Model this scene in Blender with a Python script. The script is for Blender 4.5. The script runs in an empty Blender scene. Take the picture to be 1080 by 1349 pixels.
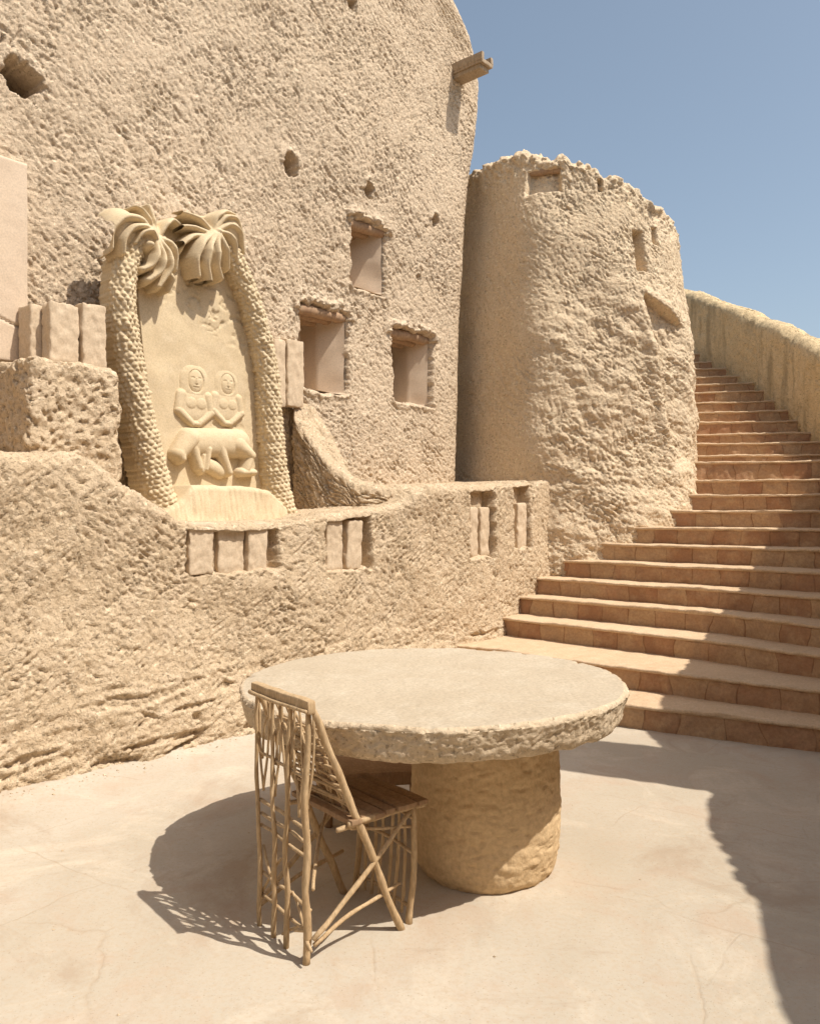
import bpy, math, random
import numpy as np
from mathutils import Vector

SC = bpy.context.scene
COL = SC.collection
R = math.radians
rng = random.Random(7)

# ------------------------------------------------------------------ camera, sky, sun, exposure
EYE = 1.55
cam_d = bpy.data.cameras.new('camera'); cam = bpy.data.objects.new('camera', cam_d); COL.objects.link(cam)
cam.location = (0, 0, EYE); cam.rotation_euler = (R(90), 0, 0)
cam_d.sensor_fit = 'HORIZONTAL'; cam_d.sensor_width = 36; cam_d.lens = 36.0
cam_d.clip_start = 0.05; cam_d.clip_end = 3000
SC.camera = cam
SUN = Vector((.57, -.275, 1.0)).normalized()          # direction towards the sun
W = bpy.data.worlds.new('World'); SC.world = W; W.use_nodes = True
nt = W.node_tree; nt.nodes.clear()
sky = nt.nodes.new('ShaderNodeTexSky'); sky.sky_type = 'NISHITA'; sky.sun_disc = False
sky.sun_elevation = math.asin(SUN.z); sky.sun_rotation = math.atan2(SUN.x, SUN.y)
sky.air_density = 1.0; sky.dust_density = 3.0; sky.ozone_density = 1.2; sky.altitude = 200
hs = nt.nodes.new('ShaderNodeHueSaturation'); hs.inputs['Saturation'].default_value = .78; hs.inputs['Hue'].default_value = .488
bg = nt.nodes.new('ShaderNodeBackground'); bg.inputs[1].default_value = 0.145
wo = nt.nodes.new('ShaderNodeOutputWorld')
nt.links.new(sky.outputs[0], hs.inputs['Color']); nt.links.new(hs.outputs[0], bg.inputs[0]); nt.links.new(bg.outputs[0], wo.inputs[0])
sl = bpy.data.lights.new('sun', 'SUN'); sl.energy = 4.95; sl.angle = R(0.5); sl.color = (1.0, .94, .84)
so = bpy.data.objects.new('sun', sl); COL.objects.link(so)
so.rotation_euler = SUN.to_track_quat('Z', 'Y').to_euler(); so.location = (8, -6, 14)
SC.view_settings.view_transform = 'Standard'; SC.view_settings.look = 'None'
SC.view_settings.exposure = 0.08; SC.view_settings.gamma = 1.0

# ------------------------------------------------------------------ numpy noise
_p = np.random.RandomState(3).permutation(256).astype(np.int64); _p = np.concatenate([_p, _p, _p])
_g = np.random.RandomState(5).normal(size=(256, 3)); _g /= np.linalg.norm(_g, axis=1)[:, None]
def noise(x, y, z):
    x, y, z = np.broadcast_arrays(np.asarray(x, float), np.asarray(y, float), np.asarray(z, float))
    xi, yi, zi = np.floor(x).astype(np.int64), np.floor(y).astype(np.int64), np.floor(z).astype(np.int64)
    xf, yf, zf = x-xi, y-yi, z-zi
    xi &= 255; yi &= 255; zi &= 255
    f = lambda t: t*t*t*(t*(t*6-15)+10)
    u, v, w = f(xf), f(yf), f(zf)
    def gr(a, b, c):
        h = _p[_p[_p[(xi+a) & 255]+((yi+b) & 255)]+((zi+c) & 255)]
        G = _g[h]
        return G[..., 0]*(xf-a)+G[..., 1]*(yf-b)+G[..., 2]*(zf-c)
    lerp = lambda a, b, t: a+(b-a)*t
    return 1.5*lerp(lerp(lerp(gr(0,0,0), gr(1,0,0), u), lerp(gr(0,1,0), gr(1,1,0), u), v),
                lerp(lerp(gr(0,0,1), gr(1,0,1), u), lerp(gr(0,1,1), gr(1,1,1), u), v), w)
def fbm(x, y, z, o=3):
    t = 0; a = 1.0
    for i in range(o):
        t = t+a*noise(x*2**i+i*17.3, y*2**i+i*9.1, z*2**i+i*4.7); a *= .5
    return t
def sstep(a, b, x):
    t = np.clip((x-a)/(b-a), 0, 1); return t*t*(3-2*t)
def streak(a, b, ang, L, Wd, seed):
    c, s = math.cos(ang), math.sin(ang)
    return noise((a*c+b*s)/L, (-a*s+b*c)/Wd, seed)

# surface reliefs, in metres, of two wall coordinates (a along, b up)
def gouges(a, b, seed, angs, L, Wd, lo, hi):
    """short sharp trowel and straw marks, their direction changing from patch to patch"""
    out = 0
    for i, an in enumerate(angs):
        m = sstep(-.12, .22, noise(a/.42+i*7.7, b/.42, 3.3+seed+i*11))
        wx = .022*noise(a/.16, b/.16, 14+seed+i)
        out = np.maximum(out, m*sstep(lo, hi, streak(a+wx, b-wx, R(an), L, Wd, seed+i*5.3)))
    return out
def stucco(a, b, k=1.0, seed=0.0):
    g = gouges(a, b, seed, (-52, -22, -80, -60), .07, .0165, .17, .36)
    g2 = gouges(a, b, seed+40, (-50, -30, -75), .15, .024, .30, .45)
    pit2 = sstep(.26, .5, noise(a/.027, b/.027, 30+seed))
    lump = noise(a/.045, b/.04, 20+seed)
    pt = .68+.45*sstep(-.35, .35, fbm(a/.8, b/.8, 77+seed, 2)); er = sstep(.25, .5, fbm(a/.35, b/.3, 55+seed, 3))
    h = .022*fbm(a/.7, b/.7, seed+.5, 3)+pt*(.007*lump+.007*noise(a/.02, b/.02, 40+seed)-.016*g-.020*g2-.015*pit2)-er*(.006+.010*noise(a/.03, b/.03, 66+seed))
    return h*k
def raked(a, b, k=1.0, seed=0.0):
    h = .022*fbm(a/.6, b/.6, seed+.5, 3)+.007*fbm(a/.09, b/.09, seed+2.5, 3)
    wx = .03*noise(a/.3, b/.3, 50+seed)
    for i, an in enumerate((-60, -25, 35, 80, -80)):
        c, s = math.cos(R(an)), math.sin(R(an))
        al, ac = a*c+b*s, -a*s+b*c+wx
        m = sstep(.10, .38, noise(a/.26+i*5.1, b/.26, 60+i*7+seed))*sstep(-.15, .25, noise(al/.13, ac/.05, 90+i+seed))
        g = np.sin(2*math.pi*ac/(.030+.004*i)+1.5*noise(al/.2, ac/.2, 70+i))
        h = h-m*.0105*sstep(-.2, .8, g)
    h = h-.012*gouges(a, b, seed+9, (-42, -15, 30, -70), .085, .017, .30, .48)+.003*noise(a/.02, b/.02, 40+seed)
    return h*k

# ------------------------------------------------------------------ mesh helpers
def link(name, me, mat, parent=None):
    o = bpy.data.objects.new(name, me); COL.objects.link(o)
    for m in (mat if isinstance(mat, (list, tuple)) else [mat]):
        me.materials.append(m)
    if parent is not None: o.parent = parent
    return o
def pts_to_local(P, parent):
    return P
def mesh_from(verts, quads, smooth=True, matidx=None, uv=None):
    me = bpy.data.meshes.new('mesh')
    v = np.ascontiguousarray(verts, dtype=np.float32); q = np.ascontiguousarray(quads, dtype=np.int32)
    me.vertices.add(len(v)); me.vertices.foreach_set('co', v.ravel())
    n = q.shape[1]
    me.loops.add(q.size); me.loops.foreach_set('vertex_index', q.ravel())
    me.polygons.add(len(q))
    me.polygons.foreach_set('loop_start', np.arange(0, q.size, n, dtype=np.int32))
    me.polygons.foreach_set('loop_total', np.full(len(q), n, dtype=np.int32))
    me.polygons.foreach_set('use_smooth', np.full(len(q), smooth, dtype=bool))
    if matidx is not None: me.polygons.foreach_set('material_index', np.ascontiguousarray(matidx, dtype=np.int32))
    me.update(calc_edges=True)
    if uv is not None:
        l = me.uv_layers.new(name='UVMap'); l.data.foreach_set('uv', np.ascontiguousarray(uv, dtype=np.float32)[q.ravel()].ravel())
    return me
def grid_quads(nu, nv, wrap_u=False, keep=None):
    iu = np.arange(nu if wrap_u else nu-1); iv = np.arange(nv-1)
    a, b = np.meshgrid(iu, iv, indexing='ij'); a2 = (a+1) % nu
    q = np.stack([a*nv+b, a2*nv+b, a2*nv+b+1, a*nv+b+1], -1)
    if keep is not None: q = q[keep]
    return q.reshape(-1, 4)
def normals(P, wrap=False):
    if wrap:
        E = np.concatenate([P[-1:], P, P[:1]], 0); du = (E[2:]-E[:-2])
    else: du = np.gradient(P, axis=0)
    dv = np.gradient(P, axis=1)
    n = np.cross(du, dv); n /= np.linalg.norm(n, axis=-1, keepdims=True)+1e-9
    return n
def grid_obj(name, P, mat, parent=None, wrap=False, keep=None, smooth=True, matidx=None, uv=None):
    q = grid_quads(P.shape[0], P.shape[1], wrap, keep)
    return link(name, mesh_from(P.reshape(-1, 3), q, smooth, matidx, uv), mat, parent)
def empty(name, loc, label, cat, group=None):
    o = bpy.data.objects.new(name, None); COL.objects.link(o); o.location = loc; o.empty_display_size = .2
    o['label'] = label; o['category'] = cat
    if group: o['group'] = group
    EMPT[o] = Vector(loc); return o
EMPT = {}
def adopt(o, root):
    """geometry is written in world coordinates; keep it there under a root that stands at its base"""
    loc = EMPT[root]
    o.data.transform(__import__('mathutils').Matrix.Translation(-loc)); o.parent = root
    return o
def sub(o, part):
    """a sub-part under a part (the part's own origin is the root's origin)"""
    r = part.parent
    o.data.transform(__import__('mathutils').Matrix.Translation(-EMPT[r])); o.parent = part
    return o
def tube(points, radii, seg=8, knot=0.0, seed=0, n=None):
    P = np.array(points, float)
    d = np.r_[0, np.cumsum(np.linalg.norm(np.diff(P, axis=0), axis=1))]
    if n is None: n = max(4, int(d[-1]/.03))
    t = np.linspace(0, d[-1], n)
    Q = np.stack([np.interp(t, d, P[:, i]) for i in range(3)], 1)
    if len(P) > 2:
        for _ in range(3): Q[1:-1] = .25*Q[:-2]+.5*Q[1:-1]+.25*Q[2:]
    rad = np.interp(t/d[-1], np.linspace(0, 1, len(radii)), radii)
    if knot:
        Q = Q+knot*np.stack([noise(t*6, seed*3.7+k*9, .5) for k in range(3)], 1)*1.6*np.minimum(1, np.minimum(t, d[-1]-t)/.06)[:, None]
        rad = rad*(1+.22*noise(t*14, seed*1.3, 7.7)+.3*sstep(.45, .7, noise(t*9, seed*2.1, 3.1)))
    T = np.gradient(Q, axis=0); T /= np.linalg.norm(T, axis=1, keepdims=True)
    ref = np.array([0, 0, 1.]) if abs(T[:, 2].mean()) < .8 else np.array([1., 0, 0])
    A = np.cross(T, ref); A /= np.linalg.norm(A, axis=1, keepdims=True); B = np.cross(T, A)
    th = np.linspace(0, 2*math.pi, seg, endpoint=False)
    ring = Q[:, None]+rad[:, None, None]*(np.cos(th)[None, :, None]*A[:, None]+np.sin(th)[None, :, None]*B[:, None])
    V = ring.reshape(-1, 3); f = []
    for i in range(n-1):
        for j in range(seg):
            f.append((i*seg+j, i*seg+(j+1) % seg, (i+1)*seg+(j+1) % seg, (i+1)*seg+j))
    c0, c1 = len(V), len(V)+1
    V = np.vstack([V, Q[0]-T[0]*rad[0]*.3, Q[-1]+T[-1]*rad[-1]*.3])
    tri = []
    for j in range(seg):
        tri.append((c0, (j+1) % seg, j)); tri.append((c1, (n-1)*seg+j, (n-1)*seg+(j+1) % seg))
    return V, f, tri
def py_mesh(parts, smooth=True):
    """parts: list of (verts, quads, tris) -> one mesh"""
    V = []; F = []; o = 0
    for v, q, t in parts:
        V += [tuple(x) for x in v]; F += [tuple(i+o for i in f) for f in q]+[tuple(i+o for i in f) for f in t]; o += len(v)
    me = bpy.data.meshes.new('mesh'); me.from_pydata(V, [], F); me.update()
    me.polygons.foreach_set('use_smooth', [smooth]*len(me.polygons)); return me
def block(c, ax, ay, az, hx, hy, hz, bev=.01, jit=.004, seed=0, n=5, rough=0.):
    """worn rectangular block, subdivided with rounded noisy edges"""
    ax, ay, az = [np.array(v, float) for v in (ax, ay, az)]; c = np.array(c, float)
    parts = []
    nn = np.linspace(-1, 1, n)
    for i, (e, hh) in enumerate(((0, hx), (1, hy), (2, hz))):
        for sgn in (-1, 1):
            A, B = np.meshgrid(nn, nn, indexing='ij')
            L = np.zeros((n, n, 3)); L[..., e] = sgn; L[..., (e+1) % 3] = A; L[..., (e+2) % 3] = B
            h = np.array([hx, hy, hz]); X = L*h
            core = np.clip(X, -(h-bev), h-bev); D = X-core
            ln = np.linalg.norm(D, axis=-1, keepdims=True); X = core+np.where(ln > 1e-9, D/np.maximum(ln, 1e-9)*bev, 0)
            Wd = c+X[..., :1]*ax+X[..., 1:2]*ay+X[..., 2:]*az
            dd = jit*np.stack([noise(Wd[..., 0]*14+seed, Wd[..., 1]*14+k*7, Wd[..., 2]*14) for k in range(3)], -1)
            Wd = Wd+dd
            if rough:
                x, y, z = Wd[..., 0], Wd[..., 1], Wd[..., 2]
                g = .9*fbm(x/.16, y/.16, z/.16, 2)+.5*noise(x/.05, y/.05, z/.045)+.25*noise(x/.024, y/.024, z/.024)-.9*sstep(.2, .5, noise(x/.035+9, y/.035, z/.03))
                dr = X/np.array([hx, hy, hz]); dr = dr**5; dr = dr/np.maximum(np.linalg.norm(dr, axis=-1, keepdims=True), 1e-6)
                Wd = Wd+rough*g[..., None]*(dr[..., :1]*ax+dr[..., 1:2]*ay+dr[..., 2:]*az)
            q = grid_quads(n, n)
            if sgn < 0: q = q[:, ::-1]
            parts.append((Wd.reshape(-1, 3), q.tolist(), []))
    return parts

# ------------------------------------------------------------------ materials
def mat_base(name):
    m = bpy.data.materials.new(name); m.use_nodes = True; t = m.node_tree
    return m, t, t.nodes['Principled BSDF']
def N(t, typ, **kw):
    n = t.nodes.new(typ)
    for k, v in kw.items():
        if k in n.inputs.keys(): n.inputs[k].default_value = v
        else: setattr(n, k, v)
    return n
def noise_node(t, vec, scale, detail=4, rough=.6, dist=0.0):
    n = N(t, 'ShaderNodeTexNoise'); n.inputs['Scale'].default_value = scale; n.inputs['Detail'].default_value = detail
    n.inputs['Roughness'].default_value = rough; n.inputs['Distortion'].default_value = dist
    t.links.new(vec, n.inputs['Vector']); return n.outputs[0]
def ramp(t, fac, stops):
    r = N(t, 'ShaderNodeValToRGB'); cr = r.color_ramp
    while len(cr.elements) < len(stops): cr.elements.new(.5)
    for e, (p, c) in zip(cr.elements, stops): e.position = p; e.color = (*c, 1) if len(c) == 3 else c
    t.links.new(fac, r.inputs[0]); return r.outputs[0]
def mix(t, fac, a, b, mode='MIX'):
    m = N(t, 'ShaderNodeMix', data_type='RGBA', blend_type=mode)
    for s, v in ((0, fac), (6, a), (7, b)):
        if hasattr(v, 'is_linked') or isinstance(v, bpy.types.NodeSocket): t.links.new(v, m.inputs[s])
        else: m.inputs[s].default_value = v if s == 0 else (*v, 1)
    return m.outputs[2]
def math_n(t, op, a, b):
    m = N(t, 'ShaderNodeMath', operation=op)
    for i, v in enumerate((a, b)):
        if isinstance(v, bpy.types.NodeSocket): t.links.new(v, m.inputs[i])
        else: m.inputs[i].default_value = v
    return m.outputs[0]
def mud(name, c1, c2, c3, fine=.5, grain=60, scale=1.0, dist=.012, crev=0, drip=0, sp=.35):
    m, t, b = mat_base(name)
    co = N(t, 'ShaderNodeTexCoord').outputs['Object']
    big = noise_node(t, co, 1.1*scale, 5, .62); mid = noise_node(t, co, 7*scale, 5, .65, .4); sm = noise_node(t, co, grain, 4, .7)
    col = mix(t, ramp(t, big, [(.35, (0, 0, 0)), (.68, (1, 1, 1))]), c1, c2)
    col = mix(t, ramp(t, mid, [(.46, (0, 0, 0)), (.75, (.75, .75, .75))]), col, c3)
    v = N(t, 'ShaderNodeTexVoronoi'); v.inputs['Scale'].default_value = 26*scale; t.links.new(co, v.inputs['Vector'])
    fle = ramp(t, v.outputs['Distance'], [(.0, (.72, .68, .62)), (.22, (1, 1, 1))])
    col = mix(t, sp, col, fle, 'MULTIPLY')
    col = mix(t, ramp(t, sm, [(.3, (.55, .55, .55)), (.6, (0, 0, 0))]), col, tuple(x*.62 for x in c1))
    if crev:
        mp = N(t, 'ShaderNodeMapping'); mp.inputs['Rotation'].default_value = (.5, .9, .3); mp.inputs['Scale'].default_value = (1, .38, 1); t.links.new(co, mp.inputs['Vector'])
        fl = ramp(t, noise_node(t, mp.outputs[0], 62, 2, .5), [(.60, (0, 0, 0)), (.68, (.8, .8, .8))])
        col = mix(t, fl, col, tuple(x*.50 for x in c1))
        fl2 = ramp(t, noise_node(t, mp.outputs[0], 47, 2, .5, .5), [(.62, (0, 0, 0)), (.70, (.6, .6, .6))])
        col = mix(t, fl2, col, tuple(min(.85, x*1.3) for x in c3))
    if drip:
        mp = N(t, 'ShaderNodeMapping'); mp.inputs['Scale'].default_value = (1, 1, .16); t.links.new(co, mp.inputs['Vector'])
        col = mix(t, ramp(t, noise_node(t, mp.outputs[0], 5.5, 4, .6), [(.50, (0, 0, 0)), (.66, (.75, .75, .75))]), col, tuple(x*.5 for x in c1))
    t.links.new(col, b.inputs['Base Color']); b.inputs['Roughness'].default_value = .95
    b.inputs['Specular IOR Level'].default_value = .12
    h = math_n(t, 'ADD', math_n(t, 'MULTIPLY', sm, .5), math_n(t, 'MULTIPLY', noise_node(t, co, grain*.42, 3, .6), .9))
    if crev:
        cv = ramp(t, noise_node(t, co, 34, 3, .6, 1.3), [(.30, (0, 0, 0)), (.44, (1, 1, 1))])
        h = math_n(t, 'ADD', h, math_n(t, 'MULTIPLY', cv, crev))
    bp = N(t, 'ShaderNodeBump'); bp.inputs['Strength'].default_value = fine; bp.inputs['Distance'].default_value = dist
    t.links.new(h, bp.inputs['Height']); t.links.new(bp.outputs[0], b.inputs['Normal'])
    return m
M_FAC = mud('facade_mud', (.60, .465, .325), (.645, .51, .365), (.695, .56, .41), .8, 75, 1.0, .014, .5)
M_TER = mud('terrace_mud', (.56, .425, .28), (.61, .47, .315), (.69, .55, .395), .75, 75, 1.0, .018, .4)
M_TOW = mud('tower_mud', (.67, .52, .35), (.71, .555, .38), (.74, .60, .43), .7, 60, 1.0, .02, .5)
M_PAR = mud('parapet_mud', (.66, .50, .29), (.70, .54, .33), (.58, .43, .25), .7, 50, 1.0, .02, .5, 1)
M_PLA = mud('smooth_plaster', (.66, .52, .385), (.70, .56, .42), (.64, .50, .36), .14, 90, 1.0, .006)
M_SLAB = mud('pale_stone_slab', (.59, .46, .32), (.64, .51, .365), (.55, .42, .285), .25, 70, 1.8, .008)
M_REL = mud('carved_limestone', (.62, .49, .315), (.67, .54, .355), (.70, .575, .40), .18, 90, 1.2, .006)
M_TAB = mud('table_plaster', (.455, .375, .272), (.51, .43, .322), (.56, .485, .375), .2, 75, .8, .008, 0, 0, .08)
M_RIM = mud('rim_mud', (.54, .42, .285), (.59, .465, .32), (.64, .52, .375), .5, 80, 1.0, .014, .3)
M_PED = mud('pedestal_mud', (.60, .43, .25), (.64, .465, .275), (.56, .40, .23), .5, 55, 1.0, .012)
M_TREAD = mud('tread_stone', (.56, .40, .255), (.62, .46, .30), (.66, .50, .345), .4, 60, 1.5, .01)

def ground_mat():
    m, t, b = mat_base('courtyard_screed')
    co = N(t, 'ShaderNodeTexCoord').outputs['Object']
    big = noise_node(t, co, .55, 5, .6, .5); mid = noise_node(t, co, 2.6, 6, .65, .6); sm = noise_node(t, co, 48, 5, .7)
    col = mix(t, ramp(t, big, [(.38, (0, 0, 0)), (.65, (1, 1, 1))]), (.43, .37, .287), (.50, .442, .36))
    col = mix(t, ramp(t, mid, [(.5, (0, 0, 0)), (.70, (.85, .85, .85))]), col, (.45, .35, .262))
    col = mix(t, ramp(t, noise_node(t, co, 1.7, 5, .7, .8), [(.52, (0, 0, 0)), (.68, (.8, .8, .8))]), col, (.565, .49, .385))
    col = mix(t, ramp(t, sm, [(.32, (.35, .35, .35)), (.55, (0, 0, 0))]), col, (.42, .30, .19))
    # hairline cracks: warped cell edges, broken up by a mask
    warp = N(t, 'ShaderNodeVectorMath', operation='MULTIPLY_ADD')
    nz = N(t, 'ShaderNodeTexNoise'); nz.inputs['Scale'].default_value = 2.2; nz.inputs['Detail'].default_value = 6; t.links.new(co, nz.inputs['Vector'])
    t.links.new(nz.outputs['Color'], warp.inputs[0]); warp.inputs[1].default_value = (.20, .20, .20); t.links.new(co, warp.inputs[2])
    v = N(t, 'ShaderNodeTexVoronoi', feature='DISTANCE_TO_EDGE'); v.inputs['Scale'].default_value = .78; hs.inputs['Hue'].default_value = .488; t.links.new(warp.outputs[0], v.inputs['Vector'])
    line = ramp(t, v.outputs['Distance'], [(.0, (1, 1, 1)), (.003, (.5, .5, .5)), (.008, (0, 0, 0))])
    msk = ramp(t, noise_node(t, co, 1.3, 3, .5), [(.50, (0, 0, 0)), (.58, (.8, .8, .8))])
    ck = mix(t, 1.0, line, msk, 'MULTIPLY')
    mp = N(t, 'ShaderNodeMapping'); mp.inputs['Rotation'].default_value = (0, 0, .62); t.links.new(warp.outputs[0], mp.inputs['Vector'])
    bk = N(t, 'ShaderNodeTexBrick'); bk.inputs['Scale'].default_value = 1.0; bk.inputs['Brick Width'].default_value = 1.5; bk.inputs['Row Height'].default_value = 1.1
    bk.inputs['Mortar Size'].default_value = .006; bk.inputs['Mortar Smooth'].default_value = .5; t.links.new(mp.outputs[0], bk.inputs['Vector'])
    jm = ramp(t, noise_node(t, co, 1.0, 4, .6), [(.46, (0, 0, 0)), (.60, (.75, .75, .75))])
    ck = mix(t, 1.0, ck, mix(t, 1.0, bk.outputs['Fac'], jm, 'MULTIPLY'), 'LIGHTEN')
    col = mix(t, ramp(t, ck, [(0, (0, 0, 0)), (1, (.40, .40, .40))]), col, (.34, .24, .15))
    st_ = noise_node(t, co, .9, 7, .72, 1.2)
    col = mix(t, ramp(t, st_, [(.55, (0, 0, 0)), (.66, (.55, .55, .55))]), col, (.36, .27, .19))
    gr = noise_node(t, co, 120, 2, .6)
    col = mix(t, ramp(t, gr, [(.64, (0, 0, 0)), (.72, (.55, .55, .55))]), col, (.26, .19, .125))
    t.links.new(col, b.inputs['Base Color']); b.inputs['Roughness'].default_value = .9; b.inputs['Specular IOR Level'].default_value = .15
    h = math_n(t, 'ADD', math_n(t, 'MULTIPLY', sm, .25), math_n(t, 'MULTIPLY', noise_node(t, co, 9, 5, .6), .8))
    h = math_n(t, 'SUBTRACT', h, math_n(t, 'MULTIPLY', ck, .35))
    bp = N(t, 'ShaderNodeBump'); bp.inputs['Strength'].default_value = .35; bp.inputs['Distance'].default_value = .012
    t.links.new(h, bp.inputs['Height']); t.links.new(bp.outputs[0], b.inputs['Normal'])
    return m
M_GND = ground_mat()

def riser_mat():
    m, t, b = mat_base('riser_tile')
    tc = N(t, 'ShaderNodeTexCoord'); co = tc.outputs['Object']; uv = tc.outputs['UV']
    br = N(t, 'ShaderNodeTexBrick'); uw_ = N(t, 'ShaderNodeVectorMath', operation='MULTIPLY_ADD'); nz = N(t, 'ShaderNodeTexNoise'); nz.inputs['Scale'].default_value = 1.9; nz.inputs['Detail'].default_value = 2; t.links.new(co, nz.inputs['Vector'])
    t.links.new(nz.outputs['Color'], uw_.inputs[0]); uw_.inputs[1].default_value = (.30, 0, 0); t.links.new(uv, uw_.inputs[2]); t.links.new(uw_.outputs[0], br.inputs['Vector'])
    br.inputs['Color1'].default_value = (.37, .205, .115, 1); br.inputs['Color2'].default_value = (.50, .345, .205, 1)
    br.inputs['Mortar'].default_value = (.27, .15, .08, 1); br.inputs['Scale'].default_value = 1.0
    br.inputs['Mortar Size'].default_value = .006; br.inputs['Mortar Smooth'].default_value = .4
    br.inputs['Brick Width'].default_value = .27; br.inputs['Row Height'].default_value = 1.0; br.inputs['Bias'].default_value = -.1
    mid = noise_node(t, co, 6, 5, .65, .3); sm = noise_node(t, co, 45, 5, .7)
    col = mix(t, ramp(t, mid, [(.45, (0, 0, 0)), (.75, (.8, .8, .8))]), br.outputs['Color'], (.58, .41, .245))
    col = mix(t, ramp(t, noise_node(t, co, 3.1, 4, .6), [(.5, (0, 0, 0)), (.66, (.38, .38, .38))]), col, (.42, .21, .12))
    col = mix(t, ramp(t, sm, [(.3, (.5, .5, .5)), (.6, (0, 0, 0))]), col, (.24, .13, .075))
    t.links.new(col, b.inputs['Base Color']); b.inputs['Roughness'].default_value = .9; b.inputs['Specular IOR Level'].default_value = .15
    h = math_n(t, 'SUBTRACT', math_n(t, 'MULTIPLY', sm, .5), math_n(t, 'MULTIPLY', br.outputs['Fac'], 1.2))
    bp = N(t, 'ShaderNodeBump'); bp.inputs['Strength'].default_value = .5; bp.inputs['Distance'].default_value = .01
    t.links.new(h, bp.inputs['Height']); t.links.new(bp.outputs[0], b.inputs['Normal'])
    return m
M_RISE = riser_mat()
def wood(name, c1, c2, sc=18):
    m, t, b = mat_base(name)
    tc = N(t, 'ShaderNodeTexCoord'); co = tc.outputs['Object']
    mp = N(t, 'ShaderNodeMapping'); mp.inputs['Scale'].default_value = (1, 1, .25); t.links.new(co, mp.inputs['Vector'])
    a = noise_node(t, mp.outputs[0], sc, 6, .7, .6); s = noise_node(t, mp.outputs[0], sc*6, 4, .7)
    col = mix(t, ramp(t, a, [(.35, (0, 0, 0)), (.68, (1, 1, 1))]), c1, c2)
    col = mix(t, ramp(t, s, [(.32, (.6, .6, .6)), (.6, (0, 0, 0))]), col, tuple(x*.5 for x in c1))
    t.links.new(col, b.inputs['Base Color']); b.inputs['Roughness'].default_value = .75; b.inputs['Specular IOR Level'].default_value = .25
    bp = N(t, 'ShaderNodeBump'); bp.inputs['Strength'].default_value = .4; bp.inputs['Distance'].default_value = .004
    t.links.new(s, bp.inputs['Height']); t.links.new(bp.outputs[0], b.inputs['Normal'])
    return m
M_STICK = wood('bare_branch_wood', (.45, .305, .165), (.60, .44, .265))
M_SEAT = wood('seat_board_wood', (.31, .19, .105), (.42, .275, .16), 12)
M_BEAM = wood('weathered_beam', (.34, .25, .16), (.46, .35, .24), 9)
M_LINT = wood('palm_log_lintel', (.36, .22, .13), (.45, .31, .19), 9)

# ------------------------------------------------------------------ wall frame: u along the facade, w out of it, z up
F0 = np.array([.6, 9.25]); DU = np.array([.65, .76]); DU /= np.linalg.norm(DU); NW = np.array([DU[1], -DU[0]])
def world(u, w, z):
    u, w, z = np.broadcast_arrays(np.asarray(u, float), np.asarray(w, float), np.asarray(z, float))
    return np.stack([F0[0]+u*DU[0]+w*NW[0], F0[1]+u*DU[1]+w*NW[1], z], -1)
def U(px, w):                    # measured direction in the photo -> place along the wall
    a = (px-540)/1080.
    return (a*(F0[1]+w*NW[1])-F0[0]-w*NW[0])/(DU[0]-a*DU[1])
def Z(py, u, w):
    return EYE+(674-py)/1080.*(F0[1]+u*DU[1]+w*NW[1])
def DVEC(deg): return np.array([math.cos(R(deg)), math.sin(R(deg)), 0.])
D3 = np.array([DU[0], DU[1], 0.]); N3 = np.array([NW[0], NW[1], 0.]); K3 = np.array([0, 0, 1.])

# ------------------------------------------------------------------ ground
def axis(lo, hi, step, far):
    core = np.arange(lo, hi+step/2, step); a = []; d = step; x = hi
    while x < far: d *= 1.35; x += d; a.append(x)
    b = []; d = step; x = lo
    while x > -far: d *= 1.35; x -= d; b.append(x)
    return np.r_[b[::-1], core, a]
gx = axis(-3.2, 4.0, .03, 900); gy = axis(1.2, 8.2, .03, 900)
def near_floor(X, Y):
    wl = (X-F0[0])*NW[0]+(Y-F0[1])*NW[1]
    z = .012*np.exp(-np.maximum(np.hypot(X-.328, Y-3.58)-.30, 0)/.05)+.007*fbm(X/.5, Y/.5, .3, 3)+.002*fbm(X/.09, Y/.09, .7, 2)
    return z+.055*np.exp(-np.maximum(wl-1.05, 0)/.13)*(1+.4*noise(X/.25, Y/.25, 2.2))*(Y < 9)
X, Y = np.meshgrid(gx, gy, indexing='ij')
wloc = (X-F0[0])*NW[0]+(Y-F0[1])*NW[1]
zz = .007*fbm(X/.5, Y/.5, .3, 3)+.002*fbm(X/.09, Y/.09, .7, 2)+.012*np.exp(-np.maximum(np.hypot(X-.328, Y-3.58)-.30, 0)/.05)
zz += .055*np.exp(-np.maximum(wloc-1.05, 0)/.13)*(1+.4*noise(X/.25, Y/.25, 2.2))*(Y < 9)
far = sstep(12, 60, np.hypot(X, Y)); zz = zz*(1-far)+far*1.5*fbm(X/90, Y/90, .2, 2)*sstep(40, 200, np.hypot(X, Y))-.3*far
ground = grid_obj('ground', np.stack([X, Y, zz], -1), M_GND); ground['kind'] = 'structure'

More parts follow.
